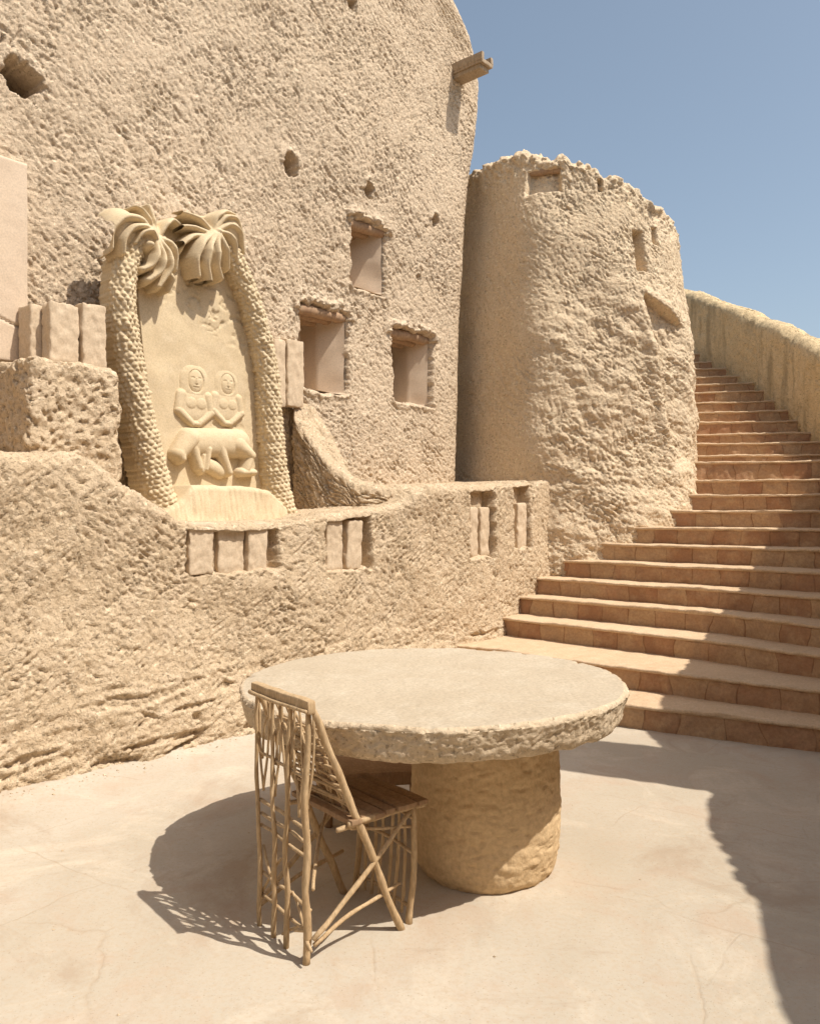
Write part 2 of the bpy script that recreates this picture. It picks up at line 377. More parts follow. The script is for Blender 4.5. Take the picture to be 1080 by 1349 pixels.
# ------------------------------------------------------------------ main building
bld = empty('mud_brick_building', (F0[0], F0[1], 0), 'tall rough mud plastered building with three deep windows behind the carved palm relief', 'building')
def uc(z):
    return np.interp(z, [0, 1.9, 3.5, 4.75, 5.2, 5.75, 6.2, 6.5, 6.75, 7.0, 7.35, 7.8, 8.3], [.0, .0, .06, .13, .21, .36, .45, .47, .42, .25, -.17, -.8, -1.8])
s_f = np.r_[np.arange(-9, -5.9, .06), np.arange(-5.9, -.25, .0098)]
arc = np.linspace(0, math.pi/2, 30)[0:]
zb = np.r_[np.arange(0, 1.8, .06), np.arange(1.84, 7.45, .0098), np.arange(7.5, 8.31, .06)]
rc = .25
cu = np.r_[s_f, -rc+rc*np.sin(arc), np.zeros(45)]; cw = np.r_[np.zeros(len(s_f)), -rc+rc*np.cos(arc), -rc-np.linspace(.05, 3.2, 45)]
Ub, Zb = np.meshgrid(cu, zb, indexing='ij'); Wb = np.repeat(cw[:, None], len(zb), 1)
Ub = Ub+uc(Zb)
sarc = np.r_[0, np.cumsum(np.hypot(np.diff(cu), np.diff(cw)))]-9
A_ = np.repeat(sarc[:, None], len(zb), 1)+uc(Zb)*.3
P = world(Ub, Wb, Zb); nrm = normals(P)
h = stucco(A_, Zb, .64)
h += .05*noise(A_/1.6, Zb/1.9, 1.7)
WIN = [(U(468, 0), U(506, 0), 287, 373, 'w1'), (U(401, 0), U(457, 0), 400, 508, 'w2'), (U(521, 0), U(567, 0), 433, 526, 'w3')]
wins = []
front = (Wb > -.02)
edge = np.full(P.shape[:2], 9.)
for (u0, u1, y0, y1, _) in WIN:
    zt, zbm = Z(y0, u0, 0), Z(y1, u0, 0); wins.append((u0, u1, zbm, zt))
    uu = Ub+.030*fbm(Ub/.12, Zb/.12, 5.5, 3); z2 = Zb+.028*fbm(Ub/.12, Zb/.12, 15.5, 3)
    dx = np.maximum(u0-uu, uu-u1); dz = np.maximum(zbm-z2, z2-zt)
    d = np.where((dx > 0) & (dz > 0), np.hypot(dx, dz), np.maximum(dx, dz))
    edge = np.where(front, np.minimum(edge, d), edge)
    lip = sstep(.16, .03, d)*(Zb > zt-.04)*front           # lumpy plaster over each lintel
    h += lip*(.04+.06*fbm(Ub/.07, Zb/.06, 25.5, 3))
    sill = sstep(.10, .02, d)*(Zb < zbm+.02)*front
    h += sill*.03
h -= .13*sstep(.05, -.01, edge)
for (px, py, hw, hh, dp) in ((30, 102, .12, .115, .55), (385, 216, .085, .10, .38), (486, 250, .07, .09, .32), (572, 290, .05, .08, .24), (462, 4, .06, .06, .15), (551, 364, .028, .03, .06)):
    u0 = U(px, 0); z0 = Z(py, u0, 0)
    q = np.sqrt(((Ub-u0)/hw)**2+((Zb-z0)/hh)**2)+.35*fbm(Ub/.07, Zb/.07, 45.5, 3)
    h -= dp*sstep(1.05, .78, q)*front
    h += .022*sstep(1.9, 1.1, q)*sstep(.9, 1.2, q)*front*(Zb > z0)
P = P+nrm*h[..., None]
kc = edge[:-1, :-1] > 0
kc &= edge[1:, 1:] > 0
adopt(grid_obj('wall', P, M_FAC, None, keep=kc), bld)
# closed back, left end and roof so the rooms inside are dark
V = []; q = []
for (a, b) in (((.2, -3.2), (-9, -3.2)), ((-9, -3.2), (-9, 0.02))):
    i = len(V); V += [world(*a, 0), world(*b, 0), world(*b, 8.3), world(*a, 8.3)]; q.append((i, i+1, i+2, i+3))
adopt(link('rear_wall', mesh_from(np.array(V), np.array(q), False), M_FAC), bld)
V = [world(-9, .03, 8.2), world(-1.75, .03, 8.2), world(-1.7, -3.25, 8.2), world(-9, -3.25, 8.2)]
adopt(link('roof', mesh_from(np.array(V), np.array([(0, 1, 2, 3)]), False), M_FAC), bld)
for k, (u0, u1, z0, z1) in enumerate(wins):
    # reveals: a smooth plastered tunnel open to a dark room
    e = .012; dep = .54
    ring = []
    nseg = 22
    def side(a, b): return [(a[0]+(b[0]-a[0])*t, a[1]+(b[1]-a[1])*t) for t in np.linspace(0, 1, nseg, endpoint=False)]
    c = [(u0-e, z0-e), (u1+e, z0-e), (u1+e, z1+e), (u0-e, z1+e)]
    rg = np.array(side(c[0], c[1])+side(c[1], c[2])+side(c[2], c[3])+side(c[3], c[0]))
    ww = np.linspace(.0, -dep, 24)
    PU = np.repeat(rg[:, 0][:, None], 24, 1); PZ = np.repeat(rg[:, 1][:, None], 24, 1); PW = np.repeat(ww[None], len(rg), 0)
    nx = .012*fbm(PU/.25, PZ/.25, PW/.25+k*5, 2)
    fr_ = np.clip((PU-u0)/(u1-u0), 0, 1)
    PU = PU-.62*np.minimum(-PW, (.30, .24, .19)[k])*fr_
    PU = PU+nx; PZ = PZ+.8*nx+.02*(PW < -.3)
    wo_ = adopt(grid_obj('window', world(PU, PW-.05, PZ), M_PLA, None, wrap=True), bld)
    # log lintels across the head
    for j in range(3):
        w_ = -.075-.13*j
        a = world(u0-.12, w_, z1-.035); b = world(u1+.10, w_, z1-.02-.01*j)
        sub(link('lintel', py_mesh([tube([a, (a+b)/2+np.array([0, 0, .008]), b], [.05, .054, .048], 10, .006, k*3+j)]), M_LINT), wo_)
    # shallow blind back with a narrow dark gap at its side
    if k == 1:
        g1, g2 = np.meshgrid(np.linspace(u0-.3, u1+.02, 40), np.linspace(z0-.1, z1+.1, 40), indexing='ij')
        sub(grid_obj('shutter', world(g1, -dep-.02+.01*fbm(g1/.2, g2/.2, .3, 3), g2), M_PLA), wo_)
# spout beam high on the right corner
u_s = U(603, 0); z_s = Z(100, u_s, 0)
pr = []
pr += block(world(u_s+.01, .13, z_s+.015), N3, D3, K3, .27, .10, .022, .008, .004, 3)
pr += block(world(u_s-.075, .13, z_s+.065), N3, D3, K3, .27, .022, .045, .008, .004, 5)
pr += block(world(u_s+.095, .13, z_s+.065), N3, D3, K3, .27, .022, .045, .008, .004, 7)
pr += block(world(u_s+.01, .10, z_s-.025), N3, D3, K3, .26, .085, .03, .012, .005, 8)
adopt(link('drain_spout', py_mesh(pr, False), M_BEAM), bld)
# smooth plastered panel at the left edge
ua, ub = U(-150, .1), U(38, .1)
g_u = np.linspace(ua, ub, 120); g_z = np.linspace(2.52, Z(214, ub, .1), 130)
GU, GZ = np.meshgrid(g_u, g_z, indexing='ij')
ed = np.minimum(np.minimum(GU-ua, ub-GU), np.minimum(GZ-g_z[0], g_z[-1]-GZ))
crk = np.abs(GZ-(Z(430, ub, .1)+.05*noise(GU/.2, 1.3, .7)+.12*(GU-ub)*-.3))
Wp = .11-.13*sstep(.012, 0, ed)+.006*fbm(GU/.3, GZ/.3, 1.1, 3)-.018*sstep(.012, .0, crk)
adopt(grid_obj('plaster_panel', world(GU, Wp, GZ), M_PLA), bld)

# ------------------------------------------------------------------ terrace wall in front of it
ter = empty('terrace_wall', tuple(world(-3, 1, 0)), 'low rough raked mud terrace wall running from the left edge to the stairs', 'wall')
tp = [(-80, 596), (0, 600), (60, 598), (100, 592), (130, 610), (160, 640), (185, 652), (215, 668), (243, 684), (300, 688), (372, 684), (430, 676), (500, 668), (532, 662), (545, 650), (565, 641), (600, 640), (640, 637), (690, 632), (728, 630)]
tu = np.array([U(a, 1.0) for a, b in tp]); tz = np.array([Z(b, U(a, 1.0), 1.0) for a, b in tp])
tu = np.r_[-9, tu, 1.2]; tz = np.r_[tz[0], tz, tz[-1]]
def ztop(u): return np.interp(u, tu, tz)
us = np.r_[np.arange(-8, -6.1, .05), np.arange(-6.1, .75, .0105)]
# section: front face from the ground up, rounded edge, top running back to the facade
vf = np.r_[np.linspace(0, 1, 165)]; rr = .07
va = np.linspace(0, math.pi/2, 14)[1:]; vt = np.linspace(0, 1, 46)[1:]
UU = np.repeat(us[:, None], len(vf)+len(va)+len(vt), 1)
ZT = ztop(us)+.012*fbm(us/.12, 3.3, .2, 3)
fz = vf[None]*(ZT-rr)[:, None]-.06*(1-vf[None])
fw = 1.0+.10*(1-fz/1.8)**2+0*fz
az = (ZT-rr)[:, None]+rr*np.sin(va)[None]; aw = fw[:, -1:]-rr+rr*np.cos(va)[None]
twb = fw[:, -1:]-rr; tw = twb+( -.25-twb)*vt[None]; tzz = np.repeat(ZT[:, None], len(vt), 1)
ZZ = np.concatenate([fz, az, tzz], 1); WW = np.concatenate([fw, aw, tw], 1)
bend = -.10*sstep(-4.6, -6.2, UU)*0
P = world(UU, WW+bend, ZZ); nrm = normals(P)
arcv = np.concatenate([fz, (ZT-rr)[:, None]+rr*va[None], (ZT)[:, None]+.04+(twb-tw)], 1)
nf = len(vf)
h = raked(UU, arcv)
sm = .28*stucco(UU, arcv, 1.0, 4.0)
h = h+sm
# eroded ledges near the foot
lo = sstep(.75, .1, ZZ)
ang = UU*.10
lay = fbm(UU/.55, (ZZ-ang*.6)/.11, 7.7, 3)
h += lo*(.03*lay-.05*sstep(.25, .6, lay))
h += .06*noise(UU/.9, ZZ/.7, 6.1)
chip = fbm(UU/.20, ZZ/.11, 71., 2)
h -= .035*lo*sstep(.45, .62, chip)
# recesses that hold the stone slabs
NICHE = [(U(249, 1), U(368, 1), 690, 757), (U(429, 1), U(490, 1), 684, 752), (U(618, 1), U(652, 1), 668, 735), (U(680, 1), U(700, 1), 662, 722)]
for i, (u0, u1, y0, y1) in enumerate(NICHE):
    z1 = Z(y1, u0, 1)
    uu = UU+.02*fbm(UU/.12, ZZ/.12, 3.1+i, 3)
    d = np.minimum(np.minimum(uu-u0, u1-uu), (ZZ-z1+.03*noise(UU/.1, ZZ/.1, 5)))
    top = ZZ < (ZT-.05)[:, None]
    inside = sstep(-.012, .02, d)
    dpn = (.085+.05*sstep(u1-.16, u1-.02, uu))
    h = h*(1-.6*inside)-(dpn*inside)*np.where(np.arange(h.shape[1])[None] < nf, 1, .0)*sstep(-.0, -.07, ZZ-(ZT)[:, None])
back = sstep(.25, .0, WW)
h *= (1-.7*back)
P = P+nrm*h[..., None]
adopt(grid_obj('wall', P, M_TER), ter)
# right-hand end face that butts against the tower and closes the terrace behind the corner
ue = .72
V = [world(ue, 1.05, -.05), world(ue, -1.4, -.05), world(ue, -1.4, 1.86), world(ue, 1.0, 1.86), world(-.1, -1.4, 1.86), world(-.1, -.2, 1.86), world(ue, -.2, 1.86)]
adopt(link('terrace_deck', mesh_from(np.array(V), np.array([(0, 1, 2, 3), (5, 6, 2, 4)]), False), M_TER), ter)

def sweep(name, path, zbot, ztopf, half, mat, rr=.05, step=.012, tex=stucco, k=1.0, seed=0., ends=True, extra=None, nv=None):
    """a thick wall along a plan path (world xy), rounded top and ends, roughened"""
    p = np.array(path, float); d = np.r_[0, np.cumsum(np.hypot(*np.diff(p, axis=0).T))]
    n = int(d[-1]/step)+2; s = np.linspace(0, d[-1], n)
    if ends:
        e = half*(1-np.cos(np.linspace(0, math.pi/2, 10))); s = np.unique(np.r_[e, s[(s > half) & (s < d[-1]-half)], d[-1]-e])
    q = np.stack([np.interp(s, d, p[:, i]) for i in range(2)], 1)
    if len(p) > 2:
        kk = max(1, int(.06/step))
        for _ in range(kk*3): q[1:-1] = .25*q[:-2]+.5*q[1:-1]+.25*q[2:]
    T = np.gradient(q, axis=0); T /= np.linalg.norm(T, axis=1, keepdims=True); L = np.stack([-T[:, 1], T[:, 0]], 1)
    hs = np.full(len(s), half)
    if ends:
        m = np.minimum(s, d[-1]-s); pw = 2 if ends is True else 7; er_ = half if ends is True else half*.8
        hs = half*np.clip(1-(np.clip(er_-m, 0, er_)/er_)**pw, 0.0004, 1)**(1/pw if pw == 2 else .25)
    zt = ztopf(s); z0 = np.full(len(s), zbot) if np.isscalar(zbot) else zbot(s)
    nv = nv or max(6, int((zt-z0).max()/step))
    v = np.linspace(0, 1, nv); a = np.linspace(0, math.pi/2, 7)
    OFF = []; ZL = []
    r = np.minimum(rr, hs*.95)
    for side in (1, -1):
        off = np.repeat(hs[:, None], nv, 1); z = z0[:, None]+(zt-r-z0)[:, None]*v[None]
        oa = (hs-r)[:, None]+r[:, None]*np.cos(a)[None, 1:]; za = (zt-r)[:, None]+r[:, None]*np.sin(a)[None, 1:]
        o = np.concatenate([off, oa], 1); z = np.concatenate([z, za], 1)
        if side == 1: OFF.append(o); ZL.append(z)
        else:
            nt_ = max(2, int(2*half/step)); tt = np.linspace(0, 1, nt_+2)[1:-1]
            edge_ = (hs-r)
            OFF.append(edge_[:, None]*(1-2*tt)[None]); ZL.append(np.repeat(zt[:, None], nt_, 1))
            OFF.append(-o[:, ::-1]); ZL.append(z[:, ::-1])
    OFF = np.concatenate(OFF, 1); ZL = np.concatenate(ZL, 1)
    P = np.concatenate([q[:, None]+OFF[..., None]*L[:, None], ZL[..., None]], -1)
    nn = normals(P)
    # make the normals point outward
    ctr = np.concatenate([q[:, None].repeat(P.shape[1], 1), ZL[..., None]*0+(ZL.min(1)[:, None, None]+.1)], -1)
    sg = np.sign(np.sum(nn*(P-ctr), -1).mean()); nn = nn*sg
    av = np.cumsum(np.r_[np.zeros((1, P.shape[0])), np.linalg.norm(np.diff(P, axis=1), axis=-1).T], 0).T
    hgt = tex(s[:, None]+0*av, av+.0, k, seed)
    if extra is not None: hgt = hgt+extra(s[:, None]+0*av, ZL)
    P = P+nn*hgt[..., None]
    return grid_obj(name, P, mat)

def uw(u, w): return tuple(world(u, w, 0)[:2])
# sloping fin beside the relief that turns into the raised inner rim
fin_path = [uw(-2.43, -.05), uw(-2.41, .25), uw(-2.36, .46), uw(-2.22, .64), uw(-1.98, .74), uw(-1.6, .78)]
def fin_top(s): return np.interp(s, [0, .1, .35, .6, .8, 1.1, 1.6], [2.56, 2.52, 2.18, 1.86, 1.80, 1.78, 1.78])+.02*noise(s/.1, 2.2, .4)
adopt(sweep('buttress', fin_path, 1.3, fin_top, .20, M_TER, .11, .0105, stucco, 1.2, 2.0, True), ter)
# square pier left of the relief
pu0, pu1 = U(38, .64), U(161, .64)
adopt(link('pier', py_mesh(block(world((pu0+pu1)/2, .40, 2.03), D3, N3, K3, (pu1-pu0)/2, .24, .46, .05, .012, 3, 84, .022)), M_TER), ter)

# stone slabs set in the wall
def slab(px0, px1, y0, y1, w, th=.06, seed=0, lean=0.0, label=None):
    u0, u1 = U(px0, w), U(px1, w); uc_ = (u0+u1)/2; z0, z1 = Z(y1, uc_, w), Z(y0, uc_, w)
    az = K3+lean*D3
    me = py_mesh(block(world(uc_, w-th, (z0+z1)/2), D3, N3, az, (u1-u0)/2, th, (z1-z0)/2, .016, .007, seed, 24, .006))
    o = adopt(link('stone_slab', me, M_SLAB), ter)
    if label: o['label'] = label
slab(250, 282, 688, 757, .985, .05, 1, .01); slab(288, 322, 690, 757, .955, .05, 2, 0, 'set-back slab with a dark notch at its foot'); slab(328, 353, 688, 755, .985, .05, 3, .03)
slab(431, 452, 684, 752, .985, .05, 4); slab(458, 478, 685, 750, .985, .05, 5, .04)
slab(619, 630, 668, 734, .965, .05, 6); slab(633, 645, 668, 732, .965, .05, 7); slab(682, 694, 662, 722, .965, .05, 8)
slab(40, 62, 400, 476, .30, .09, 9, .02); slab(66, 105, 398, 478, .43, .06, 10, 0); slab(109, 141, 400, 486, .45, .06, 11, -.01)
slab(362, 377, 446, 535, .10, .06, 12); slab(379, 401, 447, 535, .11, .06, 13)

# ------------------------------------------------------------------ round tower
TC = np.array([1.95, 10.3])
tow = empty('round_tower', (TC[0], TC[1], 0), 'weathered round mud tower standing between the tall building and the stairs', 'tower')
def RZ(z): return np.interp(z, [0, 1.0, 1.6, 2.3, 3.0, 3.8, 4.55, 5.1, 5.7], [1.74, 1.64, 1.57, 1.50, 1.475, 1.45, 1.37, 1.30, 1.27])
def thit(px, py):
    a = (px-540)/1080.; r = 1.42
    for _ in range(6):
        A = a*a+1; B = -2*(a*TC[0]+TC[1]); C_ = TC@TC-r*r; dsc = max(B*B-4*A*C_, 0); t = (-B-math.sqrt(dsc))/(2*A)
        z = EYE+(674-py)/1080.*t; r = float(RZ(z))
    return math.atan2(t-TC[1], a*t-TC[0]), z
th = np.r_[np.arange(-2.95, .35, .0075), np.arange(.35, 2*math.pi-2.95-.02, .06)]
def ttop(t):
    t = (t+math.pi) % (2*math.pi)-math.pi
    base = np.interp(t, [-3.1, -2.3, -1.95, -1.6, -1.3, -1.0, -.6, -.2, 1, 3.1], [5.66, 5.66, 5.58, 5.42, 5.28, 5.16, 5.02, 4.88, 5.0, 5.6])
    return base+.08*fbm(t*4, 1.1, .3, 3)+.045*fbm(t*11, 4.1, .3, 3)
vz = np.linspace(0, 1, 470)
TT = ttop(th)
va = np.linspace(0, math.pi, 22)[1:]; rt = .11
ZZ = np.concatenate([vz[None]*(TT-rt)[:, None], (TT-rt)[:, None]+rt*np.sin(va)[None], (TT-rt)[:, None]-np.linspace(.02, .8, 20)[None]], 1)
rin = np.concatenate([np.zeros(len(vz)), rt*(1-np.cos(va)), np.full(20, 2*rt)])
HH = np.repeat(th[:, None], ZZ.shape[1], 1)
RR = RZ(ZZ)-rin[None]
# flattened shaded side next to the building
RR = RR+.17*np.exp(-((HH+1.96)/.26)**2)*sstep(5.7, 4.6, ZZ)*(.35+.65*sstep(1.6, 2.5, ZZ))+.14*sstep(2.1, 1.0, ZZ)*np.exp(-((HH+1.0)/.42)**2)
RR = RR+.10*np.exp(-((HH+.75)/.35)**2)*sstep(4.6, 3.2, ZZ)
ar = HH*1.42
h = stucco(ar, ZZ, .68, 11.)+.05*fbm(ar/.9, ZZ/.9, 2.9, 2)
rough = sstep(-2.05, -1.75, HH)
h = h*(.55+.45*rough)
h += .030*rough*sstep(4.6, 3.4, ZZ)*fbm(ar/.20, ZZ/.16, 5.7, 3)
outside = (np.arange(ZZ.shape[1]) < len(vz))[None]
def dent(px0, px1, py0, py1, dp, soft=.02, fade=None):
    global h
    t0, z1 = thit(px0, py0); t1, z0 = thit(px1, py1)
    zc = [thit((px0+px1)/2, py0)[1], thit((px0+px1)/2, py1)[1]]
    a0, a1 = t0*1.42, t1*1.42
    uu = ar+.012*fbm(ar/.1, ZZ/.1, 7.1, 2); z2 = ZZ+.012*fbm(ar/.1, ZZ/.1, 9.1, 2)
    d = np.minimum(np.minimum(uu-a0, a1-uu), np.minimum(z2-zc[1], zc[0]-z2))
    m = sstep(-soft, soft, d)*outside
    if fade is not None: m = m*np.clip((ZZ-zc[1])/(zc[0]-zc[1]), 0, 1)**fade
    h = h*(1-.5*m)-dp*m
dent(697, 738, 224, 256, .10)
dent(836, 853, 303, 354, .17); dent(861, 868, 299, 320, .12, .012); dent(787, 793, 236, 252, .08, .012)
# sheltered hollow with a sloping head, running down the right of the tower
t0, zA = thit(845, 392); t1, zB = thit(884, 410)
lt = np.interp(ZZ, [1.9, 2.6, 3.3, zA], [thit(884, 590)[0], thit(874, 520)[0], thit(862, 460)[0], t0])
headz = zA-(HH-t0)/(t1-t0)*.20+.05
m = sstep(0, .045, HH-lt)*sstep(t1+.16, t1-.02, HH)*sstep(0.0, .03, headz-ZZ)*np.clip((ZZ-2.0)/1.6, 0, 1)**.8*outside
h = h-.12*m
h += .03*sstep(-.02, .02, ZZ-headz)*sstep(.14, .05, ZZ-headz)*sstep(t0-.05, t0+.02, HH)*sstep(t1+.1, t1-.02, HH)*outside
h += .05*np.exp(-((HH-lt+.05)/.05)**2)*np.clip((zA-ZZ)/.5, 0, 1)*np.clip((ZZ-1.6)/.8, 0, 1)*outside
# crumbled rim
h += outside*sstep(-.5, -.1, ZZ-TT[:, None])*(.035*fbm(ar/.14, ZZ/.11, 15.7, 3)-.018*sstep(.1, .4, noise(ar/.05, ZZ/.05, 3.7)))
rim = np.clip((np.arange(ZZ.shape[1])-len(vz)+1)/10, 0, 1)[None]
RR = RR+np.where(outside, h, 0)+np.where(outside, 0, .05*fbm(ar/.10, ZZ/.08, 15.7, 3))
ZZ = ZZ+rim*.03*fbm(ar/.09, rin[None]/.09, 3.2, 3)
P = np.stack([TC[0]+RR*np.cos(HH), TC[1]+RR*np.sin(HH), ZZ+np.where(outside, 0, 0)], -1)
adopt(grid_obj('wall', P, M_TOW, None, wrap=True), tow)
ang = np.linspace(0, 2*math.pi, 48, endpoint=False)
V = np.stack([TC[0]+1.15*np.cos(ang), TC[1]+1.15*np.sin(ang), 4.75+0*ang], 1); V = np.vstack([V, [[TC[0], TC[1], 4.8]]])
me = bpy.data.meshes.new('mesh'); me.from_pydata(V.tolist(), [], [(i, (i+1) % 48, 48) for i in range(48)]); adopt(link('roof', me, M_TOW), tow)
ta, za = thit(694, 227); tb, zb_ = thit(741, 226)
a = np.array([TC[0]+1.27*math.cos(ta), TC[1]+1.27*math.sin(ta), za]); b = np.array([TC[0]+1.27*math.cos(tb), TC[1]+1.27*math.sin(tb), za-.02])
adopt(link('lintel', py_mesh([tube([a, (a+b)/2, b], [.035, .04, .035], 10, .004, 4)]), M_LINT), tow)

# ------------------------------------------------------------------ staircase
st = empty('staircase', (2.2, 6.2, 0), 'broad flight of brown tile steps winding up to the right around the tower', 'staircase')
RS = .174
steps = [
 ([(-.35, 7.2), (.57, 6.62), (1.57, 5.87), (2.64, 5.28), (4.2, 4.4)], RS),
 ([(-.05, 7.75), (.75, 7.22), (1.62, 6.43), (2.05, 6.09), (2.77, 5.55), (4.2, 4.5)], 2*RS),
 ([(.45, 8.42), (.857, 8.05), (2.41, 6.6), (2.95, 5.9), (4.6, 4.4)], 3*RS),
 ([(.7, 8.68), (1.04, 8.38), (2.64, 6.9), (3.08, 6.2), (4.8, 4.8)], 4*RS),
 ([(.9, 8.88), (1.23, 8.6), (2.86, 7.12), (3.27, 6.56), (5.0, 5.2)], 5*RS),
 ([(1.1, 9.08), (1.43, 8.83), (3.03, 7.38), (3.46, 6.92), (5.2, 5.7)], 6*RS),
 ([(1.3, 9.25), (1.58, 9.05), (3.22, 7.72), (3.68, 7.32), (5.3, 6.3)], 7*RS),
 ([(1.6, 9.3), (2.44, 8.66), (3.45, 7.98), (3.86, 7.72), (5.4, 6.9)], 8*RS),
 ([(1.9, 9.45), (2.76, 8.86), (3.7, 8.32), (4.06, 8.14), (5.5, 7.5)], 9*RS),
 ([(2.2, 9.55), (3.0, 9.12), (4.25, 8.52), (5.5, 8.0)], 10*RS),
 ([(2.4, 9.75), (3.1, 9.42), (4.45, 8.92), (5.5, 8.55)], 11*RS)]
for (py, D) in ((608, 9.55), (599.5, 9.9), (584, 10.25), (571.5, 10.57), (556, 10.9), (542.6, 11.2), (530, 11.5), (516, 11.8), (506, 12.1), (496, 12.4), (485.6, 12.7), (476, 13.0), (465, 13.3), (456, 13.6), (448, 13.9), (440, 14.2)):
    z = EYE+(674-py)/1080.*D; x = D*370/1080.
    steps.append(([(x-1.0, D+.33), (x, D), (x+1.25, D-.28), (5.6, D-.5)], z))
def resamp(line, n):
    p = np.array(line, float); d = np.r_[0, np.cumsum(np.hypot(*np.diff(p, axis=0).T))]; t = np.linspace(0, d[-1], n)
    q = np.stack([np.interp(t, d, p[:, i]) for i in range(2)], 1)
    for _ in range(10): q[1:-1] = .25*q[:-2]+.5*q[1:-1]+.25*q[2:]
    return q, t
nS = 240
for k, (line, z) in enumerate(steps):
    q, t = resamp(line, nS)
    if k+1 < len(steps): qn, _ = resamp(steps[k+1][0], nS)
    else: qn = q+np.array([-.3, 2.5])
    zp = steps[k-1][1] if k else 0.
    T = np.gradient(q, axis=0); T /= np.linalg.norm(T, axis=1, keepdims=True); nf_ = np.stack([T[:, 1], -T[:, 0]], 1)   # towards the foot of the stair
    wob = .024*noise(t/.45, k*3.1, .2)+.014*noise(t/.11, k*3.1, 1.2)
    zw = .014*noise(t/.45, k*5.1, 2.2)+.008*noise(t/.08, k*1.7, 4.2)
    rise = np.linspace(0, 1, 14); rows = []; mi = []; uvv = []
    for r in rise:
        zz_ = zp-.05+(z-.030-zp+.05)*r
        o = wob*.6+.010*noise(t/.06, r*3, k*2.2)+.008*noise(t/.27, r*1.0, k*7.2)
        rows.append(np.c_[q+nf_*o[:, None], np.full(nS, zz_)]); uvv.append(np.c_[t+k*3.37, np.full(nS, .5)])
    # tread edge: a thin worn lip standing proud of the tiles
    lip = .018+wob+.012*sstep(.1, .5, noise(t/.11, k*2.3, 8.2))
    for (o, zo) in ((.004, -.026), (.8, -.024), (1.0, -.014), (.8, -.003), (0., .0)):
        rows.append(np.c_[q+nf_*(lip*o)[:, None], z+zo+zw*(.6 if zo < 0 else 1)]); uvv.append(np.c_[t, np.full(nS, .5)])
    nb = 22
    for j in range(1, nb+1):
        f = j/nb; pq = q+(qn-q)*f*1.0
        if j == nb: pq = qn+(qn-q)/np.linalg.norm(qn-q, axis=1, keepdims=True)*.09
        rows.append(np.c_[pq, z+zw*(1-f)+.005*fbm(pq[:, 0]/.15, pq[:, 1]/.15, k*.9, 2)]); uvv.append(np.c_[t, np.full(nS, .5)])
    P = np.stack(rows, 1)
    mi = np.repeat((np.arange(P.shape[1]-1) >= 13).astype(int)[None], nS-1, 0).reshape(-1)
    adopt(grid_obj('step', P, [M_RISE, M_TREAD], None, matidx=mi, uv=np.stack(uvv, 1).reshape(-1, 2)), st)

# ------------------------------------------------------------------ stair parapet and the courtyard wall out of frame that shades the right side
par = empty('stair_parapet', (5.2, 10, 0), 'curving mud parapet rising along the far right of the stairs with a pale sunlit coping', 'wall')
pp = [(5.17, 8.5), (5.2, 9.3), (5.2, 10.0), (5.22, 10.9), (5.17, 11.8), (5.0, 12.8), (4.8, 13.6), (4.4, 14.6), (3.8, 15.6)]
pd = np.array(pp); dd = np.r_[0, np.cumsum(np.hypot(*np.diff(pd, axis=0).T))]
yk = np.interp(np.linspace(0, dd[-1], 400), dd, pd[:, 1])
def par_top(s):
    y = np.interp(s, dd, pd[:, 1]); return np.interp(y, [8.5, 8.8, 10.0, 10.9, 11.75, 12.8, 13.8, 15.6], [2.90, 3.0, 3.52, 3.95, 4.33, 4.82, 5.29, 6.1])+.015*noise(s/.2, 4.4, .1)
def streaks(s, z): return .03*fbm(s/.45, z/1.5, 3.9, 2)-.02*sstep(.2, .6, noise(s/.10, z/.7, 8.9))
adopt(sweep('wall', pp, 0.0, par_top, .2, M_PAR, .17, .03, stucco, .9, 7.0, True, streaks, 150), par)
cw_ = empty('courtyard_wall', (3.4, 4, 0), 'high mud courtyard wall to the right whose shadow falls across the floor and lower stairs', 'wall')
cp = np.array([(2.55, -1.5), (2.66, .4), (2.80, 1.4), (2.847, 1.745), (2.906, 1.985), (3.006, 2.275), (3.047, 2.51), (3.075, 2.855), (3.147, 3.195), (3.236, 3.385), (3.33, 3.645), (3.36, 5.05), (4.1, 6.67), (4.97, 8.6)]); cp = cp+np.array([.26, 0])
def court_top(s): return 3.0+.05*fbm(s/.5, 6.4, .1, 3)
adopt(sweep('wall', cp, -.05, court_top, .25, M_TER, .06, .04, stucco, 1.2, 9.0, True), cw_)
me = py_mesh(block((3.62, 4.02, 3.75), (1, 0, 0), (0, 1, 0), (0, 0, 1), .28, .30, .85, .05, .02, 21, 14))
adopt(link('merlon', me, M_TER), cw_)

nb = empty('sky_blocker_right', (7.4, 0, 0), 'unseen plain mud block added beyond the courtyard wall to hold back sky light', 'building')  # unseen mass added to block sky and darken the right-hand shadows
adopt(link('wall', py_mesh(block((7.5, .1, 2.9), (1, 0, 0), (0, 1, 0), (0, 0, 1), 1.6, 5.2, 3.0, .12, .05, 31, 30)), M_TER), nb)
hb = empty('sky_blocker_behind', (-1, -4.4, 0), 'unseen plain mud block added behind the viewer to deepen and warm the shade', 'building')  # added behind the camera to cut blue skylight from the shade
adopt(link('wall', py_mesh(block((-.6, -4.6, 2.9), (1, 0, 0), (0, 1, 0), (0, 0, 1), 6.2, 1.4, 3.0, .12, .05, 37, 30)), M_TER), hb)
